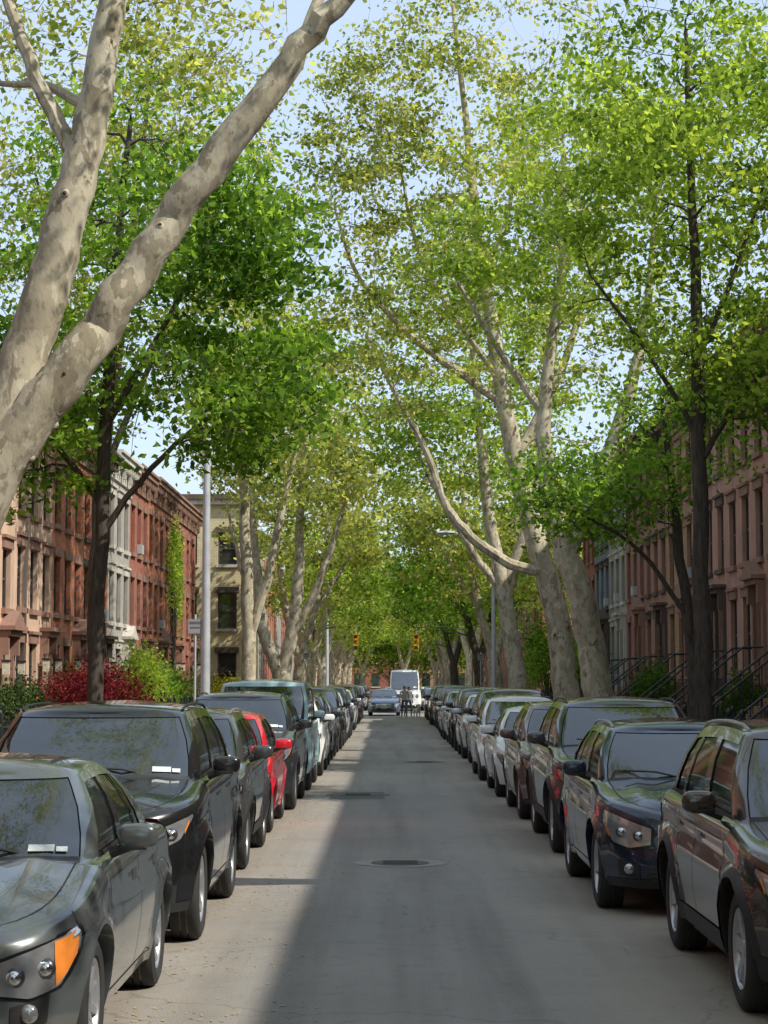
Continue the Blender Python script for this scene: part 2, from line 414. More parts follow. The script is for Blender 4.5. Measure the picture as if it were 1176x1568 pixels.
# slim street tree at the right kerb
make_tree('street_tree',[
 [(4.75,30.2,-.05,.18),(4.74,30.2,.5,.145),(4.72,30.2,3,.13),(4.72,30.2,6,.11),(4.68,30.2,9,.07),(4.6,30.2,12,.03)],
 [(4.72,30.2,5.2,.05),(5.4,30,6.3,.04),(6.2,29.8,7.0,.02)],
 [(4.72,30.2,5.6,.05),(4.0,30.3,6.9,.035),(3.1,30.4,8.2,.02)],
 [(4.72,30.2,6.8,.05),(5.4,30.3,8.4,.035),(6.0,30.4,10.2,.02)],
],[((5.0,30.2,9.9),(2.7,2.8,3.3),10),((6.0,29.6,6.4),(1.3,1.6,1.0),1.6)],310,60,.125,.27,DBARK,LF_BRIGHT,13,cull=False)
make_tree('unseen_plane_tree',[  # tree out of view, crown added for reflections in the right-hand windshields
 [(5.3,17,-.05,.42),(5.3,17,.6,.36),(5.3,16.9,3,.32),(5.2,16.5,5,.28),(5.0,15.5,8,.2),(4.8,14,12,.05)],
 [(5.2,17,5,.2),(4.4,14.5,8.5,.14),(3.6,12.5,11.5,.05)]],
 [((4.0,12.2,11.6),(3.4,3.4,1.8),10)],140,60,.13,.32,BARK,LF_PLANE,41)
# tall leaning plane tree on the right
make_tree('unseen_plane_tree',[
 [(4.75,52.5,-.05,.46),(4.7,52.5,.6,.38),(4.55,52.5,2.4,.34),(4.3,52.5,4.0,.31),(3.83,52.5,5.75,.28),(3.3,52.5,7.8,.25),(2.95,52.5,9.9,.21),(2.55,52.5,12.5,.17),(2.1,52.5,16.3,.10),(1.6,52.4,21,.03)],
 [(4.0,52.4,4.8,.15),(3.1,52.3,5.0,.145),(2.1,52.2,5.7,.13),(1.4,52.1,6.6,.11),(1.0,52,7.8,.09),(.1,52,9.5,.05),(-.6,52,11,.03)],
 [(2.95,52.5,9.3,.12),(1.8,52.3,10.1,.11),(.7,52.1,10.9,.09),(-.8,52,12.5,.06),(-1.5,52,14.5,.03)],
 [(2.9,52.5,10,.10),(1.6,52.5,11.8,.08),(.7,52.5,13.6,.06),(.3,52.5,15.5,.03)],
 [(3.3,52.5,7.8,.15),(4.2,52.7,9.4,.12),(5.2,53,12,.08),(5.8,53.2,15.5,.04)],
 [(2.5,52.5,12.8,.09),(3.2,52.6,14.6,.06),(3.5,52.6,18,.03)],
],[((2.4,52.3,16.0),(4.2,3.8,6.2),10),((-.2,52,11.0),(2.0,2.2,2.4),1.8),((-.6,52,16.5),(2.4,2.4,3.2),2.6),((5.2,53,11),(2,2,3),1.4)],430,54,.155,.33,BARK,LF_PLANE,14)
make_tree('unseen_plane_tree',[
 [(4.85,45,-.05,.44),(4.8,45,.6,.36),(4.6,45,2.2,.33),(4.35,45,3.6,.31),(3.95,45,4.9,.28)],
 [(4.0,45,4.7,.22),(4.5,45,6.0,.2),(5.3,45,7.9,.16),(5.9,45,10.5,.10),(6.2,45,14,.03)],
 [(4.0,45,4.7,.23),(3.6,45,6.2,.2),(3.5,45,8.2,.16),(3.9,45,11,.10),(4.0,45,14.5,.03)],
 [(3.5,45,8.0,.10),(2.4,44.6,9.5,.07),(1.2,44.3,11.5,.03)],
],[((5.0,45,12.0),(3.4,3.4,4.8),10),((1.6,44.5,11.5),(1.5,2,1.6),1.2)],300,58,.15,.32,BARK,LF_BRIGHT,15)
make_tree('maple_tree',[
 [(6.3,41.5,-.05,.16),(6.3,41.5,2.5,.12),(6.0,41.5,5,.10),(5.7,41.5,8,.04)],
 [(6.2,41.5,3.2,.06),(5.2,41.3,4.6,.045),(4.0,41,5.3,.03),(3.2,41,5.6,.02)],
],[((4.1,41.2,5.9),(1.9,1.9,1.1),5),((6.0,41.4,7.2),(1.6,1.6,1.8),3)],150,44,.14,.30,DBARK,LF_MAPLE,16,cull=False)
make_tree('unseen_plane_tree',[
 [(4.75,72.5,-.05,.44),(4.7,72.5,.7,.36),(4.5,72.5,2.8,.32),(4.1,72.5,5.3,.28),(3.6,72.5,8,.22),(3.2,72.5,12,.15),(2.8,72.5,17,.04)],
 [(4.15,72.5,5,.16),(3,72.3,6.6,.13),(1.8,72,8.6,.10),(.6,72,11,.05)],
 [(4.1,72.5,5.3,.18),(5.0,72.5,7.6,.15),(5.7,72.5,11,.08),(6,72.5,14,.03)],
],[((3.0,72.5,13.5),(4.2,4,5.0),10),((.8,72,11),(2,2,2.2),2)],280,48,.20,.4,BARK,LF_BRIGHT,17)
make_tree('unseen_plane_tree',[
 [(-4.4,61,-.05,.30),(-4.4,61,.6,.25),(-4.35,61,3,.22),(-4.45,61,5.6,.18),(-4.6,61,9,.12),(-4.6,61,13,.03)],
 [(-4.35,61,3.2,.15),(-3.8,61,5,.13),(-3.3,61,7.4,.10),(-2.6,61,10.5,.04)],
],[((-3.9,61,11.0),(3.4,3.4,4.2),10)],240,44,.17,.34,BARK,LF_PLANE,18,cull=False)
make_tree('unseen_plane_tree',[
 [(-4.45,79.6,-.05,.5),(-4.4,79.6,.7,.42),(-4.35,79.6,1.6,.40),(-4.4,79.6,2.4,.36)],
 [(-4.45,79.6,2.2,.28),(-5.0,79.6,3.6,.26),(-5.3,79.6,5.4,.22),(-5.6,79.6,9.3,.14),(-5.5,79.6,13,.03)],
 [(-4.35,79.6,2.2,.30),(-3.9,79.6,4.0,.26),(-3.7,79.6,6.0,.22),(-3.6,79.6,9.6,.13),(-3.2,79.6,14,.03)],
 [(-3.9,79.6,3.8,.18),(-3.1,79.6,5.3,.15),(-2.3,79.6,7.5,.12),(-1.4,79.6,10.5,.04)],
 [(-5.1,79.6,4,.14),(-5.9,79.6,6,.1),(-6.6,79.6,9,.04)],
],[((-3.9,79.6,12),(4.2,3.8,4.4),10),((-1.6,79,10.5),(1.8,2,2),2)],270,42,.20,.38,BARK,LF_PLANE,19,cull=False)
# tall yard tree behind the maple
make_tree('unseen_plane_tree',[
 [(-7.5,50.5,-.05,.28),(-7.5,50.5,.6,.22),(-7.5,50.5,4,.2),(-7.3,50.5,8,.17),(-6.8,50.5,12,.11),(-6.2,50.5,18,.03)],
 [(-7.4,50.5,7,.10),(-6.2,50.5,10,.07),(-4.9,50.5,13,.05),(-3.8,50.5,16,.03)],
 [(-7.4,50.5,8,.10),(-8.2,50.5,11,.07),(-9.2,50.5,15,.03)],
],[((-6.5,50.5,14.2),(4.3,3.6,5.6),10)],340,54,.16,.34,DBARK,LF_PLANE,20,cull=False)

def generic(name,x,y,seed,lmat,H=14,nt_=200,nl=34,leaf=.26,bark=BARK):
    s=1 if x<0 else -1
    return make_tree(name,[
     [(0,0,-.05,.42),(0,0,.6,.34),(.1*s,0,2.2,.30),(.15*s,0,3.2,.27)],
     [(.1*s,0,2.9,.2),(-.5*s,.2,5.0,.18),(-.9*s,.3,8,.12),(-.8*s,.3,H*.95,.03)],
     [(.15*s,0,3.0,.22),(.8*s,0,5.2,.18),(1.3*s,-.2,8.2,.12),(1.9*s,-.3,H,.03)],
     [(.7*s,0,5.0,.13),(1.9*s,.3,6.9,.1),(3.3*s,.4,9.6,.04)],
    ],[((.8*s,0,H*.66),(4.0,4.6,H*.30),10),((3.0*s,.2,H*.62),(1.9,2.6,1.9),2.5)],nt_,nl,leaf,.46,bark,lmat,seed,cull=False,loc=(x,y,0),twigs=2)
gA=generic('unseen_plane_tree',-4.4,94,31,LF_PLANE)
gB=generic('unseen_plane_tree',4.7,88,32,LF_PLANE,H=15)
gC=generic('linden_tree',-4.4,106,33,LF_BRIGHT,H=12.5)
gD=generic('linden_tree',4.7,103,34,LF_MAPLE,H=12,bark=DBARK)
for (src,x,y) in [(gC,-4.6,130),(gC,-4.4,146),(gA,-4.4,162),(gC,-4.4,182),(gA,-4.4,204),
                  (gC,5.0,128),(gD,4.7,144),(gB,4.8,162),(gC,4.7,182),(gB,4.7,204),
                  (gB,9.6,100),(gA,-12.5,118),(gB,12,116),(gC,-9,232),(gC,-3.4,236),(gC,1.5,232),(gC,6.5,236),(gA,13,238),(gC,-17,238),(gB,20,240)]:
    copy_tree(src,'unseen_plane_tree' if src in (gA,gB) else 'linden_tree',(x,y,0),R_.uniform(-.35,.35),R_.uniform(.88,1.08))
copy_tree(gA,'unseen_plane_tree',(-5.2,-8,0),.1,.95)
copy_tree(gA,'unseen_plane_tree',(-5.3,6.0,0),.1,.95)  # unseen tree, added so the near left windshields reflect foliage
copy_tree(gB,'unseen_plane_tree',(5.2,3.0,0),.2,.9)  # unseen tree, added for windshield reflections and shadow on the near road
copy_tree(gA,'unseen_plane_tree',(-5.0,-16,0),.4,.95)
copy_tree(gB,'unseen_plane_tree',(5.2,-26,0),.9,1.0)

def shrub(name,c,r,n,size,mat,seed):
    rng=np.random.default_rng(seed); root=empty(name,(0,0,0))
    k=max(4,n//60)
    d=rng.normal(size=(k,3)); d/=np.linalg.norm(d,axis=1)[:,None]; d[:,2]=np.abs(d[:,2])*1.2-.25
    cc=np.array(c)+d*np.array(r)*rng.uniform(.5,1,(k,1))
    C=np.repeat(cc,60,axis=0)+rng.normal(size=(k*60,3))*np.array(r)*.2
    C=C[C[:,2]>.16]
    leaf_mesh('leaves',C,size,mat,rng,root,.4)
    mb=MB()
    for q in cc[:max(6,k//3)]:
        mb.tube([(c[0],c[1],.1),((c[0]+q[0])/2,(c[1]+q[1])/2,(c[2]+q[2])/2-.1),tuple(q)],[.03,.02,.008],5,DBARK,cap=False)
    mb.build('stems',root)
shrub('hedge',(-8.3,36.5,1.1),(1.0,3.2,1.2),8000,.075,LF_HEDGE,1)
shrub('hedge',(-8.3,44,1.0),(.8,2.5,1.0),4000,.08,LF_HEDGE,2)
shrub('japanese_maple',(-7.0,46.5,1.35),(1.4,1.6,.95),6500,.085,LF_RED,3)
shrub('yellow_shrub',(-7.9,58,1.0),(.9,1.3,.8),2500,.1,LF_YEL,4)
shrub('shrub',(-8.2,52.5,1.2),(.7,1.0,1.0),2000,.1,LF_MAPLE,5)
shrub('shrub',(-8.3,66,1.6),(.9,2.0,1.5),3500,.12,LF_BRIGHT,6)
shrub('shrub',(-8.2,75,1.3),(.9,2.5,1.4),3000,.13,LF_MAPLE,7)
shrub('yellow_shrub',(-6.8,84,1.2),(1.0,2,1.0),2000,.14,LF_YEL,8)
shrub('shrub',(8.2,62,1.3),(.7,2.0,1.2),2500,.12,LF_DARK,9)
shrub('shrub',(8.0,84,1.8),(1.0,3,1.8),3500,.15,LF_MAPLE,10)
shrub('shrub',(7.6,96,2.5),(1.4,3,2.6),4000,.18,LF_MAPLE,21)
shrub('ivy',(-9.4,86,5.6),(.3,2.6,3.4),3500,.14,LF_BRIGHT,22)
shrub('distant_trees',(1.5,238,5),(15,2,5.5),16000,.42,LF_BRIGHT,26)
shrub('shrub',(8.3,47,1.1),(.6,1.6,.9),2500,.1,LF_DARK,24)

# ------------------------------------------------------------ ground
def sheet(name,x0,x1,y0,y1,z,mat):
    mb=MB(); mb.poly([(x0,y0,z),(x1,y0,z),(x1,y1,z),(x0,y1,z)],mat); return mb.build(name)
XL,XR=-3.45,3.8
sheet('ground',-1500,1500,-1500,1500,-.012,m_ground())
sheet('road',XL,XR,-60,250,0,ASPH)
sheet('cross_street',-120,120,111,121,.004,ASPH)
def slab(name,x0,x1,y0,y1,z,mat):
    mb=MB(); mb.box(x0,x1,y0,y1,-.01,z,mat); return mb.build(name)
for (a,b) in ((-60,110.5),(121.5,250)):
    slab('kerb',XL-.16,XL,a,b,.125,KERB); slab('kerb',XR,XR+.16,a,b,.125,KERB)
    slab('sidewalk',-7.4,XL-.16,a,b,.129,SIDEWALK); slab('sidewalk',XR+.16,7.4,a,b,.129,SIDEWALK)
mbp=MB()
for (x,y) in [(-5.0,21.5),(-4.4,29.9),(4.75,30.2),(4.7,52.5),(4.8,45),(4.7,72.5),(-4.4,61),(-4.4,79.6)]:
    mbp.poly([(x-.75,y-1,.134),(x+.75,y-1,.134),(x+.75,y+1,.134),(x-.75,y+1,.134)],bpy.data.materials['soil_ground'])
mbp.build('tree_pit_soil')
STEEL=simple('cast_iron',(.10,.09,.08),.6,.5)
PATCH=simple('old_concrete_patch',(.30,.28,.25),.9,scale=6)
DPATCH=simple('new_asphalt_patch',(.12,.117,.112),.9,scale=40,var=.4)
def disc(mb,c,r,z,mat,n=28,rnd=None):
    mb.poly([(c[0]+r*math.cos(2*math.pi*i/n)*(1+(rnd.uniform(-.08,.08) if rnd else 0)),c[1]+r*math.sin(2*math.pi*i/n)*(1+(rnd.uniform(-.08,.08) if rnd else 0)),z) for i in range(n)],mat)
for (x,y,r) in ((.1,21,.36),(-.55,33.5,.42),(.8,47,.38)):
    mb=MB(); disc(mb,(x,y),r*1.3,.004,PATCH if y<30 else DPATCH,rnd=R_); disc(mb,(x,y),r*.85,.009,STEEL)
    for i in range(-3,4): mb.box(x-r*.5,x+r*.5,y+i*r*.16-.012,y+i*r*.16+.012,.010,.014,STEEL)
    mb.build('manhole_cover')
mb=MB(); mb.poly([(-1.0,32.2,.0025),(-.1,32.3,.0025),(-.12,34.4,.0025),(-.98,34.3,.0025)],DPATCH); mb.build('asphalt_patch')
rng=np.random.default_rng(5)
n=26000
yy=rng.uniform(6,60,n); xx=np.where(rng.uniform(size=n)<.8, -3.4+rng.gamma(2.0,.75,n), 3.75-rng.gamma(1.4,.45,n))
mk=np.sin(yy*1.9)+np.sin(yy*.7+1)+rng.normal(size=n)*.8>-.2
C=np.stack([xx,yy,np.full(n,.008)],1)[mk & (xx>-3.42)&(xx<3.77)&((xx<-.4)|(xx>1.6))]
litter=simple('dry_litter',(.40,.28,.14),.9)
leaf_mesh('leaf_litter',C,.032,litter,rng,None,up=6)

# ------------------------------------------------------------ buildings
def house(kind,s,y0,y1,H,wall,trim,frame,face=9.5,nb=3,floors=3,stoop=True,seed=0,det=True):
    rr=random.Random(seed)
    root=empty(kind,(s*face,(y0+y1)/2,0))
    oy=(y0+y1)/2
    X=lambda a:-s*a
    w=MB(); wi=MB(); co=MB()
    a0,a1=y0-oy,y1-oy
    W=a1-a0; ww=1.02
    cs=[a0+W*(i+.5)/nb for i in range(nb)]
    zb=.13
    fl=[]
    base=.75
    hts=(H-1.1-base)/floors
    for i in range(floors):
        if floors==4:
            h0=1.75; r3=(H-1.1-h0)/3
            fl.append((.65,1.72) if i==0 else (h0+r3*(i-1)+(.6 if i>1 else .45),h0+r3*i-.33)); continue
        zs=base+hts*i+ (.35 if i==0 else .55); zh=base+hts*(i+1)-.35
        fl.append((zs,zh))
    dbay=nb-1 if s<0 else 0
    edges=[a0]+sum([[c-ww/2,c+ww/2] for c in cs],[])+[a1]
    for i in range(0,len(edges),2): w.box(X(0),X(-.3),edges[i],edges[i+1],zb,H-.9,wall)
    for bi,c in enumerate(cs):
        z=zb
        for fi,(zs,zh) in enumerate(fl):
            door=(fi==(1 if floors>3 else 0) and bi==dbay and stoop)
            if door: zs=zs-.25 if floors<=3 else zs-.30
            w.box(X(0),X(-.3),c-ww/2,c+ww/2,z,zs,wall); z=zh
            if door:
                dm=simple('door_paint_%d'%(seed%4),[(.07,.035,.02),(.03,.03,.033),(.12,.04,.03),(.04,.05,.045)][seed%4],.35)
                wi.box(X(-.2),X(-.26),c-ww/2,c+ww/2,zs,zh-.45,dm)
                for k in (-1,1):
                    wi.box(X(-.17),X(-.2),c+k*.24-.17,c+k*.24+.17,zs+.2,zs+.9,dm)
                    wi.box(X(-.17),X(-.2),c+k*.24-.17,c+k*.24+.17,zs+1.05,zh-.6,WINGL)
                wi.box(X(-.2),X(-.24),c-ww/2,c+ww/2,zh-.45,zh,WINGL)
                co.box(X(.28),X(0),c-.78,c+.78,zh+.22,zh+.36,trim); co.box(X(.4),X(0),c-.86,c+.86,zh+.36,zh+.46,trim)
                if seed%2:
                    co.poly([(X(.36),c-.8,zh+.462),(X(.36),c+.8,zh+.462),(X(.36),c,zh+.85)],trim); co.poly([(X(.0),c-.8,zh+.462),(X(.36),c-.8,zh+.462),(X(.36),c,zh+.85),(X(0),c,zh+.85)],trim); co.poly([(X(.0),c+.8,zh+.462),(X(.36),c+.8,zh+.462),(X(.36),c,zh+.85),(X(0),c,zh+.85)],trim)
                for k in (-1,1):
                    co.box(X(.22),X(0),c+k*.68-.09,c+k*.68+.09,zh-.25,zh+.22,trim)
                    co.box(X(.10),X(0),c+k*.68-.12,c+k*.68+.12,zs-.1,zh-.25,trim)
                dz=zs
                if s<0:
                    for k in (-1,1):
                        co.box(X(.22),X(0),c+k*1.0-.02,c+k*1.0+.02,zh-.62,zh-.58,IRON); co.box(X(.30),X(.14),c+k*1.0-.08,c+k*1.0+.08,zh-.72,zh-.42,simple('lantern_glass',(.6,.55,.45),.3)); co.box(X(.32),X(.12),c+k*1.0-.1,c+k*1.0+.1,zh-.42,zh-.37,IRON)
                if stoop and det:
                    st=MB(); nst=max(3,int(dz/.18)); dep=.27 if s<0 else .24
                    top=.9 if s<0 else .6
                    st.box(X(top),X(0),c-.75,c+.75,.1,dz-.03,trim)
                    for k in range(nst-1):
                        st.box(X(top+dep*(k+1)),X(top+dep*k),c-.72,c+.72,.1,dz-.03-(k+1)*(dz-.1)/nst,trim)
                    run=dep*(nst-1)
                    for k in (-1,1):
                        yb=c+k*.75
                        pts=[(X(top),yb,dz+.85),(X(top+run),yb,1.05)]
                        st.tube([(X(0.02),yb,dz+.85)]+pts,.03,6,IRON)
                        m_=10
                        for q in range(m_+1):
                            f=q/m_
                            st.tube([(X(top+run*f),yb,(dz-.05)*(1-f)+.13*f),(X(top+run*f),yb,(dz+.85)*(1-f)+1.05*f)],.014,4,IRON)
                        st.box(X(top+run+.06),X(top+run-.06),yb-.06,yb+.06,.12,1.2,IRON)
                        st.ell((X(top+run),yb,1.27),(.07,.07,.09),IRON,5)
                    st.build('stoop',root)
                continue
            bl=rr.random()
            wi.poly([(X(-.17),c-ww/2,zs),(X(-.17),c+ww/2,zs),(X(-.17),c+ww/2,zh),(X(-.17),c-ww/2,zh)],WINGL)
            if bl<.45:
                hh=zh-(zh-zs)*rr.uniform(.25,.6)
                wi.poly([(X(-.166),c-ww/2+.06,hh),(X(-.166),c+ww/2-.06,hh),(X(-.166),c+ww/2-.06,zh),(X(-.166),c-ww/2+.06,zh)],BLIND)
            for (ya,yb_) in ((c-ww/2,c-ww/2+.07),(c+ww/2-.07,c+ww/2)): wi.box(X(-.11),X(-.16),ya,yb_,zs,zh,frame)
            zm=(zs+zh)/2
            for (za,zc) in ((zs,zs+.07),(zm-.03,zm+.03),(zh-.07,zh)): wi.box(X(-.12),X(-.16),c-ww/2+.07,c+ww/2-.07,za,zc,frame)
            if bl>.9: 
                wi.box(X(.15),X(-.12),c-.3,c+.3,zs+.075,zs+.42,GALV)
            co.box(X(.10),X(-.0),c-ww/2-.1,c+ww/2+.1,zs-.14,zs-.002,trim)
            co.box(X(.06),X(-.0),c-ww/2-.12,c+ww/2+.12,zh+.002,zh+.24,trim)
            if kind!='brick_house' or seed%3==0: co.box(X(.12),X(0),c-ww/2-.16,c+ww/2+.16,zh+.242,zh+.32,trim)
        w.box(X(0),X(-.3),c-ww/2,c+ww/2,z,H-.9,wall)
    w.box(X(-.3),X(-11),a0,a1,zb,H-.25,wall)
    co.box(X(.06),X(.001),a0,a1,zb,.62,trim)
    cm=trim
    co.box(X(.08),X(-.3),a0,a1,H-.9,H-.55,cm); co.box(X(.42),X(-.3),a0-.01,a1-.01,H-.28,H-.1,cm); co.box(X(.5),X(-.3),a0-.01,a1-.01,H-.1,H,cm)
    co.box(X(.14),X(-.3),a0,a1,H-.55,H-.28,cm)
    k=int(W/.55)
    for i in range(k):
        yc=a0+W*(i+.5)/k; co.box(X(.36),X(.142),yc-.07,yc+.07,H-.52,H-.282,cm)
        if i%3==1: co.box(X(.26),X(.142),yc-.1,yc+.1,H-.78,H-.52,cm)
    ch=MB(); yq=rr.uniform(a0+.8,a1-.8); ch.box(X(-4),X(-4.7),yq-.5,yq+.5,H-.25,H+1.1,wall); ch.box(X(-3.95),X(-4.75),yq-.55,yq+.55,H+1.1,H+1.2,trim)
    ch.build('chimney',root)
    w.build('walls',root); wi.build('windows_and_door',root); co.build('cornice_and_trim',root)
    return root
BR_O=m_brick('orange_brick',(.42,.14,.065),(.34,.11,.055)); BR_R=m_brick('red_brick',(.31,.09,.055),(.25,.075,.05))
BR_P=m_brick('rose_brick',(.29,.12,.09),(.25,.10,.08)); BR_Y=m_brick('cream_brick',(.52,.44,.24),(.48,.40,.22),(.42,.38,.30))
BR_B=m_brick('buff_brick',(.36,.20,.10),(.31,.17,.09))
ST_BE=m_stucco('beige_stucco',(.42,.29,.21)); ST_BR=m_stucco('brownstone',(.24,.13,.095)); ST_PK=m_stucco('pink_brownstone',(.31,.175,.135))
ST_W=m_stucco('white_paint_masonry',(.25,.235,.21)); ST_BL=m_stucco('slate_blue_stucco',(.14,.16,.20))
TR_D=m_stucco('dark_trim',(.08,.06,.05)); TR_B=m_stucco('brown_trim',(.20,.12,.09)); TR_W=m_stucco('pale_trim',(.36,.34,.30))
Lseq=[(BR_R,TR_B,FRD),(ST_BR,TR_B,FRD),(BR_R,TR_B,FRD),(BR_O,TR_B,FRW)]
y=-34; i=0
while y<38: 
    a,b,c=Lseq[i%4]; house('brick_house' if a in(BR_R,BR_O) else 'brownstone_house',-1,y,y+6,9.4,a,b,c,seed=i,det=y>25); y+=6;i+=1
plan=[(38,44,BR_R,TR_B,FRD,9.2),(44,50,ST_BE,TR_B,FRD,9.0),(50,55.5,ST_BE,TR_B,FRD,9.3),(55.5,61,BR_O,TR_B,FRD,9.4),(61,66.5,BR_O,TR_D,FRD,9.4),(66.5,72,ST_W,TR_W,FRD,9.7),(72,77.5,BR_R,TR_B,FRD,9.8),(77.5,83,BR_O,TR_B,FRD,9.9),(83,89,BR_R,TR_B,FRD,9.9),(89,96.5,BR_R,TR_B,FRD,9.9)]
for k,(a,b,wm,tm,fm,h) in enumerate(plan):
    house('brick_house' if wm in (BR_O,BR_R) else 'brownstone_house',-1,a,b,h,wm,tm,fm,seed=40+k)
Rseq=[(ST_BR,TR_B,FRD),(BR_R,TR_B,FRD),(ST_PK,TR_B,FRD)]
y=-40;i=0
while y<44:
    a,b,c=Rseq[i%3]; house('brownstone_house' if a!=BR_R else 'brick_house',1,y,y+6,11.0,a,b,c,floors=4,seed=i+3,det=y>25); y+=6;i+=1
plan=[(44,50,ST_PK,TR_B,FRD,11),(50,56,ST_PK,TR_B,FRD,11),(56,62,ST_PK,TR_D,FRD,11.1),(62,68,BR_B,TR_B,FRD,11),(68,74,ST_BR,TR_D,FRD,11),(74,80,BR_P,TR_B,FRD,11.2),(80,86,ST_W,TR_W,FRD,11.2),(86,92,ST_BL,TR_D,FRD,11.1),(92,98,BR_R,TR_B,FRD,10.6)]
for k,(a,b,wm,tm,fm,h) in enumerate(plan):
    house('brick_house' if wm in (BR_B,BR_R,BR_P) else 'brownstone_house',1,a,b,h,wm,tm,fm,floors=4,seed=60+k)
y=124;i=0
while y<228:
    house('brick_house',-1,y,y+8,10.5+(i%3),[BR_R,BR_O,ST_W][i%3],TR_B,FRW,floors=3,seed=80+i,stoop=False)
    house('brick_house',1,y,y+8,11+(i%2),[BR_R,ST_BR,BR_B][i%3],TR_B,FRD,floors=4,seed=90+i,stoop=False); y+=8;i+=1
for (x0,x1,h,m_) in ((-30,-10,13,BR_R),(-10,3,7.5,BR_R),(3,16,8,BR_B),(16,34,10,BR_R)):
    e=empty('brick_house',(0,252,0)); mb=MB(); mb.box(x0,x1,0,12,-.01,h,m_); mb.build('walls',e)
    mb=MB()
    q=x0+1
    while q<x1-1.2:
        z=1.2
        while z<h-2:
            mb.box(q,q+1,-.03,.02,z,z+1.7,WINGL); mb.box(q-.1,q+1.1,-.08,-.002,z-.15,z,TR_W); z+=3
        q+=2.2
    mb.build('windows',e); mb=MB(); mb.box(x0-.01,x1-.01,-.4,-.002,h-.4,h+.003,TR_D); mb.build('cornice',e)
def cream():
    root=empty('cream_brick_building',(-7.2,99,0))
    w=MB(); wi=MB(); tr=MB()
    H=11.2; x0,x1=-9.5,0
    cols=sorted([-.95-2.0*i for i in range(5)]); ww=.95
    rows=[(1.5,3.3),(4.5,6.3),(7.7,9.3)]
    ed=[x0]+sum([[c-ww/2,c+ww/2] for c in cols],[])+[x1]
    for i in range(0,len(ed),2): w.box(ed[i],ed[i+1],0,.3,.1,H-.5,BR_Y)
    for c in cols:
        z=.1
        for (a,b) in rows:
            w.box(c-ww/2,c+ww/2,0,.3,z,a,BR_Y); z=b
            wi.poly([(c-ww/2,.17,a),(c+ww/2,.17,a),(c+ww/2,.17,b),(c-ww/2,.17,b)],WINGL)
            for (p,q) in ((c-ww/2,c-ww/2+.07),(c+ww/2-.07,c+ww/2)): wi.box(p,q,.08,.16,a,b,FRD)
            zm=(a+b)/2
            for (p,q) in ((a,a+.06),(zm-.03,zm+.03),(b-.06,b)): wi.box(c-ww/2+.07,c+ww/2-.07,.09,.16,p,q,FRD)
            tr.box(c-ww/2-.1,c+ww/2+.1,-.1,-.002,a-.14,a,TR_W); tr.box(c-ww/2-.12,c+ww/2+.12,-.12,-.002,b,b+.28,TR_D)
        w.box(c-ww/2,c+ww/2,0,.3,z,H-.5,BR_Y)
    w.box(x0,x1,.3,9,.1,H-.5,BR_Y)
    tr.box(x0,x1+.3,-.3,9.2,H-.5,H-.25,TR_W); tr.box(x0,x1+.45,-.45,9.3,H-.25,H,TR_D)
    for yy in (1.5,3.5,5.5,7.5):
        for (a,b) in rows: wi.box(-.05,.02,yy-.45,yy+.45,a,b,WINGL); tr.box(.001,.1,yy-.55,yy+.55,a-.14,a,TR_W)
    w.build('walls',root); wi.build('windows',root); tr.build('cornice_and_trim',root)
cream()
def railing(x,y0,y1):
    mb=MB()
    mb.box(x-.02,x+.02,y0,y1,1.02,1.06,IRON); mb.box(x-.02,x+.02,y0,y1,.28,.31,IRON)
    y=y0
    while y<y1:
        mb.box(x-.009,x+.009,y-.009,y+.009,.13,1.16,IRON)
        y+=.14
    y=y0
    while y<=y1:
        mb.box(x-.04,x+.04,y-.04,y+.04,.12,1.25,IRON); mb.ell((x,y,1.3),(.05,.05,.07),IRON,5); y+=2.0
    mb.build('iron_railing')
for a in range(24,100,6):
    railing(7.25,a+.3,a+4.0)
    if a>30: railing(-7.25,a+1.0,a+5.6)

def lamp(x,y,reach,H=8.1):
    root=empty('street_lamp',(x,y,0)); mb=MB()
    s=1 if reach>0 else -1
    mb.lathe([(.17,.12),(.17,.2),(.14,.25),(.135,.9),(.115,1.0),(.11,1.02)],12,GALV,'z')
    mb.tube([(0,0,1.0),(0,0,4),(0,0,H-.5)],[.105,.09,.065],12,GALV)
    mb.tube([(0,0,H-1.0),(reach*.15,0,H-.45),(reach*.45,0,H-.1),(reach*.85,0,H)],[.045,.04,.038,.035],8,GALV)
    mb.ell((0,0,H-.48),(.08,.08,.1),GALV,6)
    mb.build('post',root)
    mb=MB(); rows=[]
    for i in range(9):
        f=i/8; w=.04+.13*math.sin(math.pi*min(1,f*.62+.18)); h=.03+.06*math.sin(math.pi*(f*.7+.15))
        rows.append([(reach*.8+s*f*.75,w*math.cos(a),H+h*math.sin(a)) for a in np.linspace(0,2*math.pi,13)])
    mb.grid(rows,GALV); mb.poly([r for r in rows[-1][:-1]],GALV)
    mb.ell((reach*.8+s*.45,0,H-.05),(.2,.1,.06),simple('lamp_lens',(.5,.52,.5),.2),6)
    mb.build('lamp_head',root)
lamp(-3.9,41.9,2.2); lamp(4.3,83,-2.0); lamp(-3.95,124,2.2)
def sign(x,y,col,w=.3,h=.3,zt=3.2,poleh=3.3,name='parking_sign'):
    root=empty(name,(x,y,0)); mb=MB()
    mb.tube([(0,0,.1),(0,0,poleh)],.03,6,GALV)
    m1=simple('sign_face_'+name,col,.5,var=.05); m2=simple('sign_mark',(.12,.12,.13),.5)
    mb.box(-w/2,w/2,-.045,-.035,zt-h,zt,m1); mb.box(-w/2+.03,w/2-.03,-.05,-.047,zt-.10,zt-.05,m2)
    mb.box(-w/2+.05,w/2-.05,-.05,-.047,zt-.19,zt-.16,m2)
    mb.build('sign_plate_and_post',root)
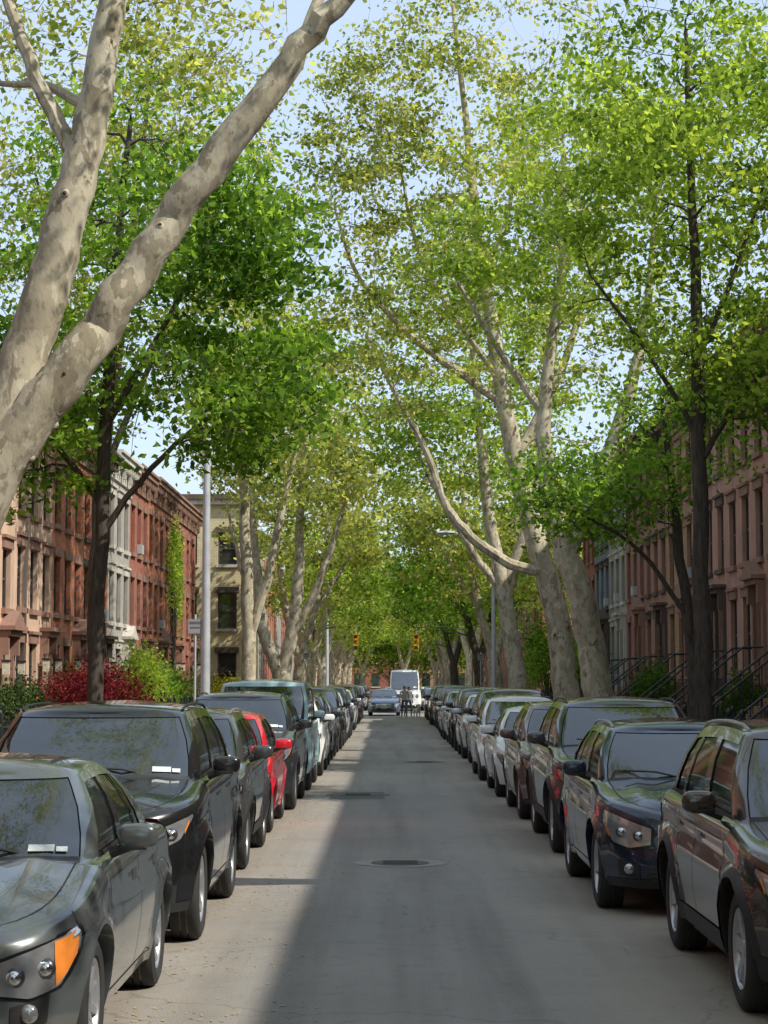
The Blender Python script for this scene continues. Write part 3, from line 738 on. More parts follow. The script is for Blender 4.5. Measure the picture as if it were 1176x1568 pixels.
sign(-4.12,41.9,(.30,.30,.31)); sign(4.35,96,(.4,.4,.4)); sign(-3.9,92,(.4,.4,.4))
YEL=simple('signal_yellow',(.75,.45,.03),.5)
def signal(px,py,hx,z=4.0):
    root=empty('traffic_signal',(px,py,0)); mb=MB()
    mb.tube([(0,0,.1),(0,0,4.9)],[.08,.06],10,TR_D); mb.tube([(0,0,4.6),(hx*.5,0,4.85),(hx,0,4.8)],.03,8,TR_D)
    mb.build('pole_and_arm',root); mb=MB()
    mb.box(hx-.14,hx+.14,-.15,.15,z-.45,z+.45,YEL); mb.tube([(hx,0,z+.4),(hx,0,4.82)],.03,6,GALV)
    for i,c in enumerate(((.30,.02,.02),(.3,.2,.02),(.02,.2,.12))):
        zz=z+.3-.3*i
        mb.ell((hx,-.15,zz),(.10,.03,.10),simple('signal_lens_%d'%i,c,.3),6)
        mb.box(hx-.12,hx+.12,-.33,-.151,zz+.11,zz+.13,YEL)
    mb.build('signal_head',root)
signal(-4.2,108.5,2.3); signal(4.5,108.5,-3.1)

# ------------------------------------------------------------ vehicles
_wheel={}
def wheel_mesh(R,style,rim):
    k=(round(R,3),style,rim.name)
    if k in _wheel: return _wheel[k]
    mb=MB(); w=.11
    mb.lathe([(R*.66,w-.02),(R*.70,w-.002),(R*.84,w+.008),(R*.95,w-.008),(R*.99,w-.03),(R,w-.05),(R,-.06),(R*.97,-.10),(R*.66,-.10)],40,TYRE)
    for g in (-.03,.02): mb.lathe([(R*1.001,g),(R*1.001,g+.01)],40,BLACKG)
    mb.lathe([(R*.665,w-.018),(R*.655,w-.008),(R*.62,w-.02),(R*.60,w-.05),(R*.585,-.05)],40,rim)
    mb.lathe([(0.0,.0),(R*.59,.0)],24,BLACKP); mb.lathe([(0,.012),(R*.42,.012),(R*.42,.004)],24,DALLOY)
    ns=style
    for i in range(ns):
        a=2*math.pi*i/ns
        wi,wo=(.035,.045) if ns<=6 else (.018,.020)
        ca,sa=math.cos(a),math.sin(a)
        def pt(r,o,h): return (h,r*ca-o*sa,r*sa+o*ca)
        r0,r1=.03,R*.625
        A=[pt(r0,-wi,w-.035),pt(r0,wi,w-.035),pt(r1,wo,w-.018),pt(r1,-wo,w-.018)]
        B=[pt(r0,-wi,w-.08),pt(r0,wi,w-.08),pt(r1,wo*1.1,w-.07),pt(r1,-wo*1.1,w-.07)]
        mb.poly(A,rim); mb.poly(B,rim)
        for q in range(4): mb.poly([A[q],A[(q+1)%4],B[(q+1)%4],B[q]],rim)
    mb.lathe([(0,w-.026),(.045,w-.026),(.062,w-.04),(.062,w-.08)],16,rim)
    ob=mb.build('wheel_master',None); me=ob.data; bpy.data.objects.remove(ob)
    _wheel[k]=me; return me

def make_car(name,outer,ynose,side,col,kind='suv',L=4.5,Wd=1.84,H=1.68,wb=2.65,R=.345,spokes=5,rim=ALLOY,rails=False,clad=False,
             wsb=1.05,wst=1.75,rwt=None,rwb=None,hf=.82,hc=1.06,sill=.27,light='wedge',plate=True,sticker=True,metal=.35,yf=.88,amber=False,rot=0,grille='slats'):
    hw=Wd/2; belt=hc+.02
    if kind=='suv': rwt=rwt or L-.72; rwb=rwb or L-.22; deck=hc+.03
    elif kind=='sedan': rwt=rwt or L-1.35; rwb=rwb or L-.62; deck=hc+.0
    elif kind=='hatch': rwt=rwt or L-.7; rwb=rwb or L-.2; deck=hc+.02
    elif kind=='box': rwt=rwt or L-.25; rwb=rwb or L-.1; deck=hc
    root=empty(name,(outer+side*hw,ynose,0)); root.rotation_euler=(0,0,rot)
    PM=paint('car_paint_'+str(len(bpy.data.materials)),col,metal)
    GL=GLASS if ynose<36 else GLASS_T
    df,nf,dr,nr_=.95,(2.9 if kind!='box' else 4.2),.75,3.4
    if kind=='box': df=.5
    yr=yf+wb; Ra=R+.055
    zy=[0,.12,.35,wsb+.1,(wsb+rwb)/2,rwb-.1,L-.1,L]; zz=[hf-.02,hf+.02,hf+.06,hc,belt+.01,deck+.02,deck-.01,deck-.04]
    if kind=='box': zz=[hf,hf+.02,hf+.03,hc,belt,deck,deck,deck-.02]
    zt=lambda y:float(np.interp(y,zy,zz))
    def xw(y):
        if y<df: return hw*(max(0,1-(1-y/df)**nf))**(1/nf)
        if y>L-dr: return hw*(max(0,1-(1-(L-y)/dr)**nr_))**(1/nr_)
        return hw
    pts=[]
    xc=xw(.10)
    for i in range(10):
        x=xc*i/10; pts.append((x,df*(1-(1-(x/hw)**nf)**(1/nf))))
    ys=list(np.arange(.10,L-.10,.07))
    for yc in (yf,yr):
        ys=[q for q in ys if abs(q-yc)>Ra+.02]
        for a in range(0,181,9): ys.append(yc-Ra*.9995*math.cos(math.radians(a)))
        ys+= [yc-Ra*1.001,yc+Ra*1.001]
    ys=sorted(ys)
    pts+=[(xw(y),y) for y in ys]
    xc=xw(L-.10)
    for i in range(9,-1,-1):
        x=xc*i/10; pts.append((x,L-dr*(1-(1-(x/hw)**nr_)**(1/nr_))))
    PX=np.array([p[0] for p in pts]); PY=np.array([p[1] for p in pts])
    seg=np.hypot(np.diff(PX),np.diff(PY)); A=np.concatenate([[0],np.cumsum(np.maximum(seg,1e-6))])
    AU=np.linspace(0,A[-1],240); XU=np.interp(AU,A,PX); YU=np.interp(AU,A,PY)
    tx=np.gradient(XU,AU); ty=np.gradient(YU,AU); ln=np.hypot(tx,ty); NXU,NYU=ty/ln,-tx/ln
    NXU[0]=0;NYU[0]=-1;NXU[-1]=0;NYU[-1]=1
    def inset(z,ny,y):
        t=zt(y)
        si=np.interp(z,[.2,.36,.56,.72,t-.08,t],[.075,.035,.004,.0,.03,.045])
        si+= .012*math.exp(-((z-(t-.20))/.05)**2)
        if ny<0: en=np.interp(z,[.2,.32,.46,.54,.60,hf],[.07,.0,0.0,.02,.045,.10] if kind!='box' else [.05,0,0,.04,.05,.05])
        else: en=np.interp(z,[.2,.36,.58,.64,1.05],[.08,.0,.0,.04,.09])
        a=ny*ny; v=si*(1-a)+en*a
        rr=.07
        if z>t-rr:
            q=min(1,(z-(t-rr))/rr); v+=rr*(1-math.sqrt(max(0,1-q*q)))*.9
        for yc in (yf,yr):
            d=math.hypot(y-yc,z-R)
            v-=.022*math.exp(-((d-Ra)/.06)**2)*(1-a)
        return v
    def P(u,z,off=0.0):
        x=np.interp(u,A,PX); y=np.interp(u,A,PY); nx=np.interp(u,AU,NXU); ny=np.interp(u,AU,NYU)
        l=math.hypot(nx,ny); nx/=l; ny/=l
        i=inset(z,ny,y)-off
        return (max(0,x-nx*i),y-ny*i,z)
    U=lambda y:float(np.interp(y,PY,A))
    def zbot(y,x):
        b=sill
        e=min(y,L-y)
        if e<.3: b=sill-.04
        for yc in (yf,yr):
            d=abs(y-yc)
            if d<=Ra: b=max(b,R+math.sqrt(Ra*Ra-d*d)) 
        return b
    body=MB(); rows=[]
    for (x,y),u in zip(pts,A):
        t=zt(y); b=zbot(y,x)
        lo=list(np.linspace(b,t-.07,11)); hi=[t-.045,t-.022,t-.008,t]
        r=[P(u,z) for z in lo+hi]
        p0=r[0]; nx=np.interp(u,AU,NXU); ny=np.interp(u,AU,NYU)
        r=[(max(0,p0[0]-nx*.10),p0[1]-ny*.10,p0[2]+.01)]+r
        rows.append(r)
    body.grid(rows,PM)
    crown=.055 if kind!='box' else .03
    tops=[r[-1] for r in rows]
    def capz(xe,x,y): 
        e=crown*((xe*xe-x*x)/(hw*hw))
        if y<wsb+.2 and xe>.3: 
            q=abs(x)/xe; e+=.012*math.exp(-((q-.62)/.10)**2)*min(1,y/.4)
        return e
    K=14; cap=[]
    for (x,y,z) in tops:
        cap.append([(x*(1-k/K),y,z+capz(x,x*(1-k/K),y)) for k in range(K+1)])
    body.grid(cap,lambda i,j: PM if (tops[i][1]<wsb+.35 or (kind=='sedan' and tops[i][1]>rwb-.4) or tops[i][1]>L-.3) else None)
    def mir(b):
        nV=len(b.v); nF=len(b.f); b.v+=[(-x,y,z) for x,y,z in b.v]
        b.f+=[tuple(i+nV for i in reversed(f)) for f in b.f[:nF]]; b.m+=b.m[:nF]; b.sm+=b.sm[:nF]
    mir(body)
    body.build('body',root,merge=.0004,angle=40)
    TY=[p[1] for p in tops]; TZ=[p[2] for p in tops]; TX=[p[0] for p in tops]
    topz=lambda y: float(np.interp(y,TY,TZ))
    topx=lambda y: float(np.interp(y,TY,TX))
    hwb=topx(L/2)-.012; hwr=hwb-(.17 if kind!='box' else .07)
    if kind=='sedan': hwr=hwb-.20
    ts=[0,14,28,42,54,64,78,90]; nb_=2.6
    dbf=.42 if kind!='box' else .12; dtf=.22 if kind!='box' else .08
    dbr=.30 if kind!='box' else .1
    NS=22
    def ring(hw_,yA,yB,dA,dB):
        o=[]
        for t in ts:
            t=math.radians(t); o.append((hw_*math.sin(t)**(2/nb_),yA+dA*(1-max(0,math.cos(t))**(2/nb_))))
        for k in range(1,NS): o.append((hw_,yA+dA+(yB-dB-yA-dA)*k/NS))
        for t in reversed(ts):
            t=math.radians(t); o.append((hw_*math.sin(t)**(2/nb_),yB-dB*(1-max(0,math.cos(t))**(2/nb_))))
        return o
    rb=ring(hwb,wsb,rwb,dbf,dbr); rt=ring(hwr,wst,rwt,dtf,.18 if kind!='box' else .08)
    ym=(wst+rwt)/2; hl=(rwt-wst)/2
    def roofz(y): 
        q=(y-ym)/hl; return H-.065-.035*q*q-(.02*max(0,q)**2 if kind!='box' else 0)
    vs=[0,.05,.28,.58,.84,.94,1.0]
    def gpt(j,v,off=0):
        xb,yb=rb[j]; xr,yr2=rt[j]
        zb_=topz(yb)+capz(topx(yb),min(xb,topx(yb)),yb)-.006
        zr=roofz(yr2)
        x=xb*(1-v)+xr*v; y=yb*(1-v)+yr2*v; z=zb_*(1-v)+zr*v
        bul=.035*math.sin(math.pi*v)
        fx=xb/hwb
        ex=fx; ey=(-1 if j<7 else (1 if j>=len(rb)-7 else 0))*(1-fx*fx)
        ll=math.hypot(ex,ey)+1e-9; ex/=ll; ey/=ll
        return (x+ex*(bul-off),y+ey*(bul-off)*.8,z+(bul-off)*.25)
    nc=len(rb); i0=len(ts)-1; i1=i0+NS
    bp={int(i0+NS*.40):1,int(i0+NS*.40)+1:1,int(i0+NS*.80):1}
    if kind=='box': bp={i0+8:1,i0+15:1}
    tail = range(i1-3,i1) if kind in('hatch','sedan') else range(i1-1,i1)
    def gm(i,j):
        if j<i0-2:
            if i==0: return BLACKP
            return PM if i>=5 else None
        if j<i0: return PM
        if j<i1:
            if i==0: return BLACKP
            if i>=4: return PM
            if j in tail: return PM
            if j in bp: return BLACKG
            return None
        if j<i1+2: return PM
        if i>=5 or i==0: return PM
        return None
    gh=MB(); G=[[gpt(j,v) for j in range(nc)] for v in vs]
    gh.grid(G,gm)
    rc=[]; K=6
    for j in range(nc):
        x,y,z=G[-1][j]; rc.append([(x*(1-k/K),y,z+.05*(x*x-(x*(1-k/K))**2)/(hwr*hwr)+.012*math.sin(math.pi/2*min(1,k/1.5))) for k in range(K+1)])
    gh.grid(rc,PM)
    mir(gh); gh.build('roof_and_pillars',root,merge=.0004,angle=40)
    gl=MB(); gl.grid([[gpt(j,v,.010) for j in range(nc)] for v in vs],GL); mir(gl)
    gl.build('glass',root,merge=.0004,angle=50)
    if GL is GLASS:
        it=MB()
        it.box(-hwb+.1,hwb-.1,wsb+.25,wsb+.62,sill+.2,hc-.04,DASH)
        it.box(-hw+.14,hw-.14,wsb+.3,rwb-.1,sill,sill+.1,DASH)
        for sx in (-.36,.36):
            for yy in (wsb+1.25,min(wsb+2.1,rwb-.5)):
                it.ell((sx,yy,hc-.10),(.24,.09,.32),SEAT,6,.6); it.ell((sx,yy+.03,hc+.29),(.12,.06,.09),SEAT,5,.7)
        th=np.linspace(0,2*math.pi,17)
        it.tube([(.36+.18*math.cos(a),wsb+.72+.07*math.sin(a),hc-.02+.16*math.sin(a)) for a in th],.014,5,DASH,cap=False)
        it.ell((0,wst+.02,H-.20),(.11,.015,.035),BLACKG,6,.6)
        it.build('interior',root)
    ub=MB(); ub.box(-hw+.30,hw-.30,.35,L-.35,.2,hf-.14,BLACKP)
    ub.box(-hw+.12,hw-.12,yf+Ra+.02,yr-Ra-.02,.2,.5,BLACKP)
    ub.build('underbody',root)
    d=MB()
    def patch(us,zl,zh,off,mat,rows_=5,both=True):
        us=list(us); n_=len(us)
        f=np.linspace(0,1,n_)
        zl_=np.interp(f,np.linspace(0,1,len(zl)),zl); zh_=np.interp(f,np.linspace(0,1,len(zh)),zh)
        g=[[P(u,zl_[k]+(zh_[k]-zl_[k])*r/(rows_-1),off) for k,u in enumerate(us)] for r in range(rows_)]
        for sg in ((1,-1) if both else (1,)):
            d.grid([[(sg*p[0],p[1],p[2]) for p in r] for r in g],mat)
    ls=np.linspace
    um=U(.10)
    gz0,gz1=hf-.30,hf-.10
    if kind=='box': gz0,gz1=hf-.33,hf-.08
    gw=hw*.50
    patch(ls(0,gw,10),[gz0],[gz1,gz1,gz1-.01],.006,BLACKP)
    if grille=='slats':
        nsl=4
        for k in range(nsl): 
            z=gz0+(gz1-gz0)*(k+.5)/nsl; patch(ls(0,gw*.98,10),[z-.010],[z+.010],.016,CHROME if kind!='sedan' else ALLOY,2)
    else:
        z=(gz0+gz1)/2
        patch(ls(0,gw*.98,10),[z+.012],[z+.034],.016,CHROME,2); patch(ls(0,gw*.98,10),[z-.034],[z-.012],.016,CHROME,2)
        for k in range(12):
            u=gw*(k+.5)/12; patch([u-.004,u+.004],[gz0],[gz1],.010,DALLOY,3)
    patch(ls(gw-.012,gw+.012,3),[gz0-.01],[gz1],.014,CHROME,4)
    patch(ls(0,gw,10),[gz1-.008],[gz1+.012],.014,CHROME,2)
    d.ell((0,P(0,(gz0+gz1)/2,.03)[1],(gz0+gz1)/2),(.075,.015,.075),CHROME,8)
    patch(ls(0,hw*.60,10),[.275,.275,.29],[.40,.40,.37],.006,BLACKP)
    for k in range(3): patch(ls(0,hw*.58,8),[.295+.035*k],[.303+.035*k],.012,DALLOY,2)
    patch(ls(hw*.68,hw*.92,6),[.30,.33],[.42,.46],.006,BLACKP)
    c=P(hw*.78,.385,.012)
    for sg in (1,-1): d.ell((sg*c[0],c[1],c[2]),(.045,.03,.045),LENS,6)
    if clad or kind=='suv': patch(ls(0,U(yf-Ra-.03),24),[sill-.04],[sill+.03],.006,BLACKP,3)
    hl0,hl1=hw*.56,U(.52 if kind!='box' else .1)
    if light=='wedge': zl=[hf-.23,hf-.25,hf-.19,hf-.04]; zh=[hf-.13,hf-.085,hf-.035,hf+.005]
    elif light=='tall': zl=[hf-.27,hf-.30,hf-.26,hf-.10]; zh=[hf-.12,hf-.07,hf-.02,hf+.015]
    else: zl=[hf-.24,hf-.26,hf-.25,hf-.22]; zh=[hf-.13,hf-.10,hf-.09,hf-.10]
    if kind=='box':
        for sg in (1,-1):
            d.ell((sg*hw*.72,P(hw*.72,hf-.2,.0)[1],hf-.2),(.10,.03,.10),LENS,8); d.ell((sg*hw*.72,P(hw*.72,hf-.2,-.005)[1],hf-.2),(.125,.02,.125),BLACKP,8)
    else:
        patch(ls(hl0,hl1,22),zl,zh,.005,BLACKG,6)
        zl2=[a+.012 for a in zl]; zh2=[a-.012 for a in zh]
        patch(ls(hl0+.02,hl1-.05,20),zl2,zh2,.011,LENS,6)
        for k,fu in enumerate((.22,.50)):
            u=hl0+(hl1-hl0)*fu; zc=(np.interp(fu,np.linspace(0,1,4),zl)+np.interp(fu,np.linspace(0,1,4),zh))/2
            c=P(u,zc,.004)
            for sg in (1,-1):
                d.ell((sg*c[0],c[1],c[2]),(.048,.032,.048),DALLOY,8); d.ell((sg*c[0],c[1]-.02,c[2]),(.034,.03,.034),CHROME,8)
        if amber: patch(ls(hl0+(hl1-hl0)*.58,hl1-.08,8),[np.interp(.58,ls(0,1,4),zl2)+.01,zl2[-1]-.03],[np.interp(.58,ls(0,1,4),zh2),zh2[-1]-.01],.015,AMBER,4)
        else: patch(ls(hl0+(hl1-hl0)*.72,hl1-.12,8),[np.interp(.72,ls(0,1,4),zl2)+.01,zl2[-1]-.04],[np.interp(.72,ls(0,1,4),zl2)+.04,zl2[-1]-.01],.014,AMBER,3)
    UE=A[-1]
    patch(ls(U(L-.5),UE-hw*.62,14),[.86,.84],[1.0,.98],.006,REDL,4)
    patch(ls(UE-hw*.5,UE,8),[.30],[.42],.006,BLACKP,3); patch(ls(UE-.16,UE,4),[.70],[.82],.01,PLATE,2)
    for yy in (wsb+.22,wsb+1.33,wsb+2.25):
        if yy<L-.9:
            if abs(yy-yr)<Ra+.02: z0=R+math.sqrt(max(0,(Ra+.03)**2-(yy-yr)**2))
            else: z0=sill+.07
            patch([U(yy)-.005,U(yy)+.005],[z0],[zt(yy)-.01],.0025,BLACKP,8)
    patch(ls(U(wsb+.22),U(min(yr-Ra-.04,wsb+2.3)),10),[sill+.065],[sill+.075],.0025,BLACKP,2)
    uu=U(min(.5,yf-.2)); patch([uu-.004,uu+.004],[max(.6,R+Ra*.98)],[zt(.5)-.02],.0025,BLACKP,4)
    patch(ls(0,um*.98,14),[.545],[.552],.003,BLACKP,2)
    for sg in (1,-1):
        g=[]
        for yy in ls(.16,wsb+.1,14):
            xe=topx(yy); r=[]
            for o in (-.004,.004):
                x=xe*.90+o; r.append((sg*x,yy,topz(yy)+capz(xe,x,yy)+.0025))
            g.append(r)
        d.grid(g,BLACKP)
    if clad:
        patch(ls(U(yf+Ra+.01),U(yr-Ra-.01),20),[sill],[sill+.12],.008,BLACKP,4)
        patch(ls(U(yr+Ra+.01),UE,20),[sill-.03],[sill+.14],.008,BLACKP,4); patch(ls(0,U(yf-Ra-.01),20),[sill-.03],[sill+.10],.008,BLACKP,4)
        for yc in (yf,yr):
            g=[]
            for a in ls(0,math.pi,26):
                r=[]
                for q in (Ra-.002,Ra+.03,Ra+.055):
                    y_=yc-q*math.cos(a); z_=R+q*math.sin(a); r.append(P(U(y_),z_,.012 if q<Ra+.05 else .002))
                g.append(r)
            for sg in (1,-1): d.grid([[(sg*p[0],p[1],p[2]) for p in r] for r in g],BLACKP)
    for yy in (wsb+1.15,wsb+2.08):
        if yy<L-.95:
            u=U(yy); z=zt(yy)-.17; patch(ls(u-.09,u+.09,6),[z-.012],[z+.012],.028,PM,3); patch(ls(u-.10,u+.10,6),[z-.03],[z+.028],.003,BLACKG,3)
            patch([u-.09,u-.075],[z-.012],[z+.012],.015,PM,2)
    for sg in (1,-1):
        my=wsb+.50; mz=zt(my)+.10; mx=hw+.075
        d.ell((sg*mx,my,mz),(.108,.055,.068),PM,8,.62); d.ell((sg*mx,my+.03,mz),(.098,.042,.060),BLACKG,8,.6); d.ell((sg*(mx-.02),my-.005,mz-.052),(.085,.045,.022),BLACKP,6,.7)
        d.tube([(sg*(hw-.07),my+.02,mz-.09),(sg*(mx-.03),my+.01,mz-.05)],[.035,.028],6,BLACKP)
    if plate:
        c=P(0,.47,.012); d.box(-.155,.155,c[1]-.012,c[1],.425,.525,PLATE); d.box(-.12,.12,c[1]-.014,c[1]-.0125,.455,.49,simple('plate_text',(.04,.06,.16),.6))
    for x0 in (.55,-.05):
        d.tube([(x0,wsb+.05+.10*abs(x0)/.6,topz(wsb)+crown*.8),(x0-.28,wsb+.07,topz(wsb)+crown+.05),(x0-.55,wsb+.12,topz(wsb)+crown+.06)],.008,4,BLACKP)
    if sticker:
        for (j0,j1,v0,v1) in ((2.2,3.2,.10,.17),(3.3,3.9,.10,.15)):
            def gi(jf,v):
                a=int(jf); f=jf-a; p=gpt(a,v,-.004); q=gpt(a+1,v,-.004); return tuple(p[k]*(1-f)+q[k]*f for k in range(3))
            d.poly([gi(j0,v0),gi(j1,v0),gi(j1,v1),gi(j0,v1)],PAPER)
    if rails:
        for sg in (1,-1):
            x=hwr-.03; ya,yb_=wst+.25,rwt-.12
            ptsr=[(sg*x,ya-.05,roofz(ya)+.01)]+[(sg*(x+.005),ya+.15+(yb_-ya-.3)*k/6,roofz(ya+.15+(yb_-ya-.3)*k/6)+.036) for k in range(7)]+[(sg*x,yb_+.05,roofz(yb_)+.01)]
            d.tube(ptsr,.012,6,ALLOY if rails==1 else BLACKP)
    fin_y=rwt-.3
    for sx in (.02,-.02): d.poly([(0,fin_y-.1,roofz(fin_y)+.05),(sx,fin_y+.08,roofz(fin_y)+.045),(0,fin_y+.08,roofz(fin_y)+.12)],PM)
    d.build('trim_and_lamps',root,angle=40)
    wm=wheel_mesh(R,spokes,rim)
    for sg in (1,-1):
        for yc,nm in ((yf,'front_wheel'),(yr,'rear_wheel')):
            o=bpy.data.objects.new(nm,wm); COL.objects.link(o); o.parent=root; o.location=(sg*(hw-.145),yc,R)
            o.rotation_euler=(R_.uniform(0,1),0,0 if sg>0 else math.pi)
    return root
SUVk=dict(kind='suv',L=4.75,Wd=1.92,H=1.74,wb=2.85,R=.37,wsb=1.15,wst=1.85,hf=.95,hc=1.14,sill=.30)
COMP=dict(kind='suv',L=4.45,Wd=1.82,H=1.62,wb=2.68,R=.345,wsb=1.08,wst=1.80,hf=.86,hc=1.05,sill=.27)
SED=dict(kind='sedan',L=4.55,Wd=1.80,H=1.49,wb=2.68,R=.325,wsb=1.10,wst=1.85,hf=.74,hc=.97,sill=.22)
HAT=dict(kind='hatch',L=4.0,Wd=1.72,H=1.52,wb=2.5,R=.31,wsb=.95,wst=1.65,hf=.76,hc=.98,sill=.22)
def car(name,outer,y,side,col,base,**k):
    d=dict(base); d.update(k); return make_car(name,outer,y,side,col,**d)
# left row
car('parked_sedan',-1.42,9.05,-1,(.11,.125,.125),SED,amber=True,spokes=10,light='tall',grille='bars')
car('parked_suv',-1.36,14.0,-1,(.012,.013,.014),SUVk,L=4.85,spokes=6,rails=2,grille='bars')
car('parked_suv',-1.42,19.5,-1,(.07,.073,.073),COMP,L=4.5,rails=1,clad=True)
car('parked_hatchback',-1.46,24.4,-1,(.65,.012,.03),HAT,metal=.1,spokes=5)
car('parked_suv',-1.38,28.9,-1,(.03,.033,.04),SUVk,rails=2)
car('parked_van',-1.36,34.2,-1,(.42,.60,.62),dict(kind='box',L=4.6,Wd=1.84,H=1.94,wb=2.6,R=.38,wsb=1.25,wst=1.45,hf=1.08,hc=1.20,sill=.36,yf=.8),metal=.0,light='box')
car('parked_suv',-1.33,39.4,-1,(.78,.79,.78),COMP,metal=0,rails=2)
cols=[(.04,.04,.045),(.13,.14,.15),(.02,.02,.022),(.72,.73,.73),(.03,.04,.07),(.07,.07,.07),(.55,.56,.57),(.04,.04,.04),(.10,.03,.03),(.08,.10,.13)]
bases=[COMP,SED,SUVk,COMP,SUVk,SED]
y=44.6;i=0
while y<103:
    b=bases[i%6]; car('parked_sedan' if b is SED else 'parked_suv',-1.36+R_.uniform(-.07,.07),y,-1,cols[i%10],b,rails=(i%3==0)*2,clad=(i%4==1),sticker=False); y+=b['L']+R_.uniform(.55,1.0); i+=1
# right row
car('parked_suv',1.98,10.8,1,(.075,.057,.046),COMP,L=4.6,H=1.66,R=.355,spokes=6,rails=1,clad=True,metal=.6)
car('parked_suv',1.70,16.1,1,(.014,.022,.05),COMP,L=4.45,H=1.56,Wd=1.82,hf=.84,hc=1.03,rails=1,light='tall',grille='bars',spokes=5)
car('parked_suv',1.76,21.5,1,(.06,.062,.06),SUVk,L=4.6,H=1.72,clad=True,rails=2)
car('parked_suv',1.74,26.9,1,(.12,.095,.078),COMP,rails=1)
car('parked_sedan',1.70,32.2,1,(.78,.79,.79),SED,metal=0)
car('parked_suv',1.66,37.6,1,(.76,.77,.78),COMP,metal=0,rails=2)
cols2=[(.07,.07,.072),(.65,.67,.68),(.03,.03,.035),(.75,.75,.74),(.45,.46,.47),(.02,.022,.028),(.06,.06,.07),(.35,.36,.37),(.03,.03,.03),(.12,.07,.04)]
y=42.9;i=0
while y<103:
    b=bases[(i+2)%6]; car('parked_sedan' if b is SED else 'parked_suv',1.74+R_.uniform(-.07,.07),y,1,cols2[i%10],b,rails=(i%3==0)*1,clad=(i%4==2),sticker=False); y+=b['L']+R_.uniform(.55,1.0); i+=1
car('sedan_car',.55,108.5,-1,(.07,.11,.18),SED)
car('white_van',1.95,126,-1,(.78,.78,.76),dict(kind='box',L=5.8,Wd=2.1,H=2.65,wb=3.5,R=.38,wsb=.9,wst=1.35,hf=1.15,hc=1.35,sill=.35),metal=0,light='box')
for k,(yy) in enumerate((127,133,139,145,151)):
    car('parked_suv',-1.5,yy,-1,cols[(k+3)%10],COMP,sticker=False); car('parked_sedan',1.9,yy,1,cols2[(k+1)%10],SED,sticker=False)
for k,yy in enumerate((-6,-1.2,3.6)):
    car('parked_suv',1.9,yy,1,cols2[k],COMP,sticker=False)
for k,yy in enumerate((-8.2,-2.8,2.6)):
    car('parked_sedan',-1.5,yy,-1,cols[k],SED,sticker=False)

# ------------------------------------------------------------ people & dog
def skin_obj(name,verts,edges,rad,mfun,mats,loc,rz=0,parent=None):
    me=bpy.data.meshes.new(name); me.from_pydata(verts,edges,[]); ob=bpy.data.objects.new(name,me); COL.objects.link(ob)
    m=ob.modifiers.new('s','SKIN')
    for i,r in enumerate(rad): 
        sv=me.skin_vertices[0].data[i]; sv.radius=(r[0],r[1]) if isinstance(r,tuple) else (r,r); sv.use_root=(i==0)
    s=ob.modifiers.new('u','SUBSURF'); s.levels=2; s.render_levels=2
    dg=bpy.context.evaluated_depsgraph_get(); dg.update()
    me2=bpy.data.meshes.new_from_object(ob.evaluated_get(dg))
    bpy.data.objects.remove(ob)
    me2.materials.clear()
    for q in mats: me2.materials.append(q)
    for p in me2.polygons: p.material_index=mfun(p.center); p.use_smooth=True
    o=bpy.data.objects.new(name,me2); COL.objects.link(o); o.location=loc; o.rotation_euler=(0,0,rz)
    if parent: o.parent=parent
    return o
def person(loc,rz,shirt,pants,seed=0,h=1.0):
    root=empty('pedestrian',loc); root.rotation_euler=(0,0,rz); root.scale=(h,h,h)
    sk=simple('skin',(.42,.25,.18),.6,var=.05); hair=simple('hair',(.04,.025,.018),.7); sh=simple('shoe_leather',(.03,.03,.03),.6)
    sm=simple('shirt_%d'%seed,shirt,.85); pm=simple('trousers_%d'%seed,pants,.85)
    V=[(0,0,.95),(0,0,1.12),(0,0,1.36),(0,-.01,1.46),(0,-.01,1.54),(0,-.02,1.62),(0,-.02,1.69),
       (.10,0,.90),(.11,-.16,.50),(.11,-.10,.09),(.11,-.24,.05),
       (-.10,0,.90),(-.11,.08,.50),(-.11,.26,.12),(-.11,.16,.05),
       (.19,0,1.38),(.24,.08,1.12),(.24,-.02,.90),(.24,-.05,.83),
       (-.19,0,1.38),(-.25,-.07,1.12),(-.24,-.22,.95),(-.24,-.27,.90)]
    E=[(0,1),(1,2),(2,3),(3,4),(4,5),(5,6),(0,7),(7,8),(8,9),(9,10),(0,11),(11,12),(12,13),(13,14),(2,15),(15,16),(16,17),(17,18),(2,19),(19,20),(20,21),(21,22)]
    Rr=[(.14,.11),(.13,.10),(.15,.11),(.055,.055),(.065,.07),(.085,.10),(.06,.07),.085,.06,.04,.035,.085,.06,.04,.035,.06,.042,.03,.03,.06,.042,.03,.03]
    def mf(c):
        if c.z>1.60 or (c.z>1.50 and c.y>.03): return 3
        if c.z>1.43: return 2
        if abs(c.x)>.2 and c.z<.92: return 2
        if c.z<.09: return 4
        if c.z<.93: return 1
        return 0
    skin_obj('body',V,E,Rr,mf,[sm,pm,sk,hair,sh],(0,0,0),0,root)
    mb=MB(); mb.ell((0,-.125,1.60),(.014,.018,.022),sk,4)
    for s in (1,-1):
        mb.ell((s*.03,-.108,1.625),(.012,.008,.009),hair,4); mb.ell((s*.088,-.015,1.605),(.012,.022,.03),sk,4)
        for q in range(5):
            hx,hy,hz=(.24,-.05,.83) if s>0 else (-.24,-.27,.90)
            mb.tube([(hx,hy+.02*(q-2),hz),(hx,hy+.022*(q-2)-.01,hz-.055),(hx-s*.012,hy+.022*(q-2)-.02,hz-.09+.006*abs(q-2))],[.009,.008,.006],5,sk)
    mb.ell((0,-.108,1.565),(.022,.008,.006),simple('lips',(.3,.1,.09),.6),4)
    mb.build('face_and_hands',root)
person((.72,104,.0),.1,(.45,.42,.40),(.08,.09,.14),1,.98)
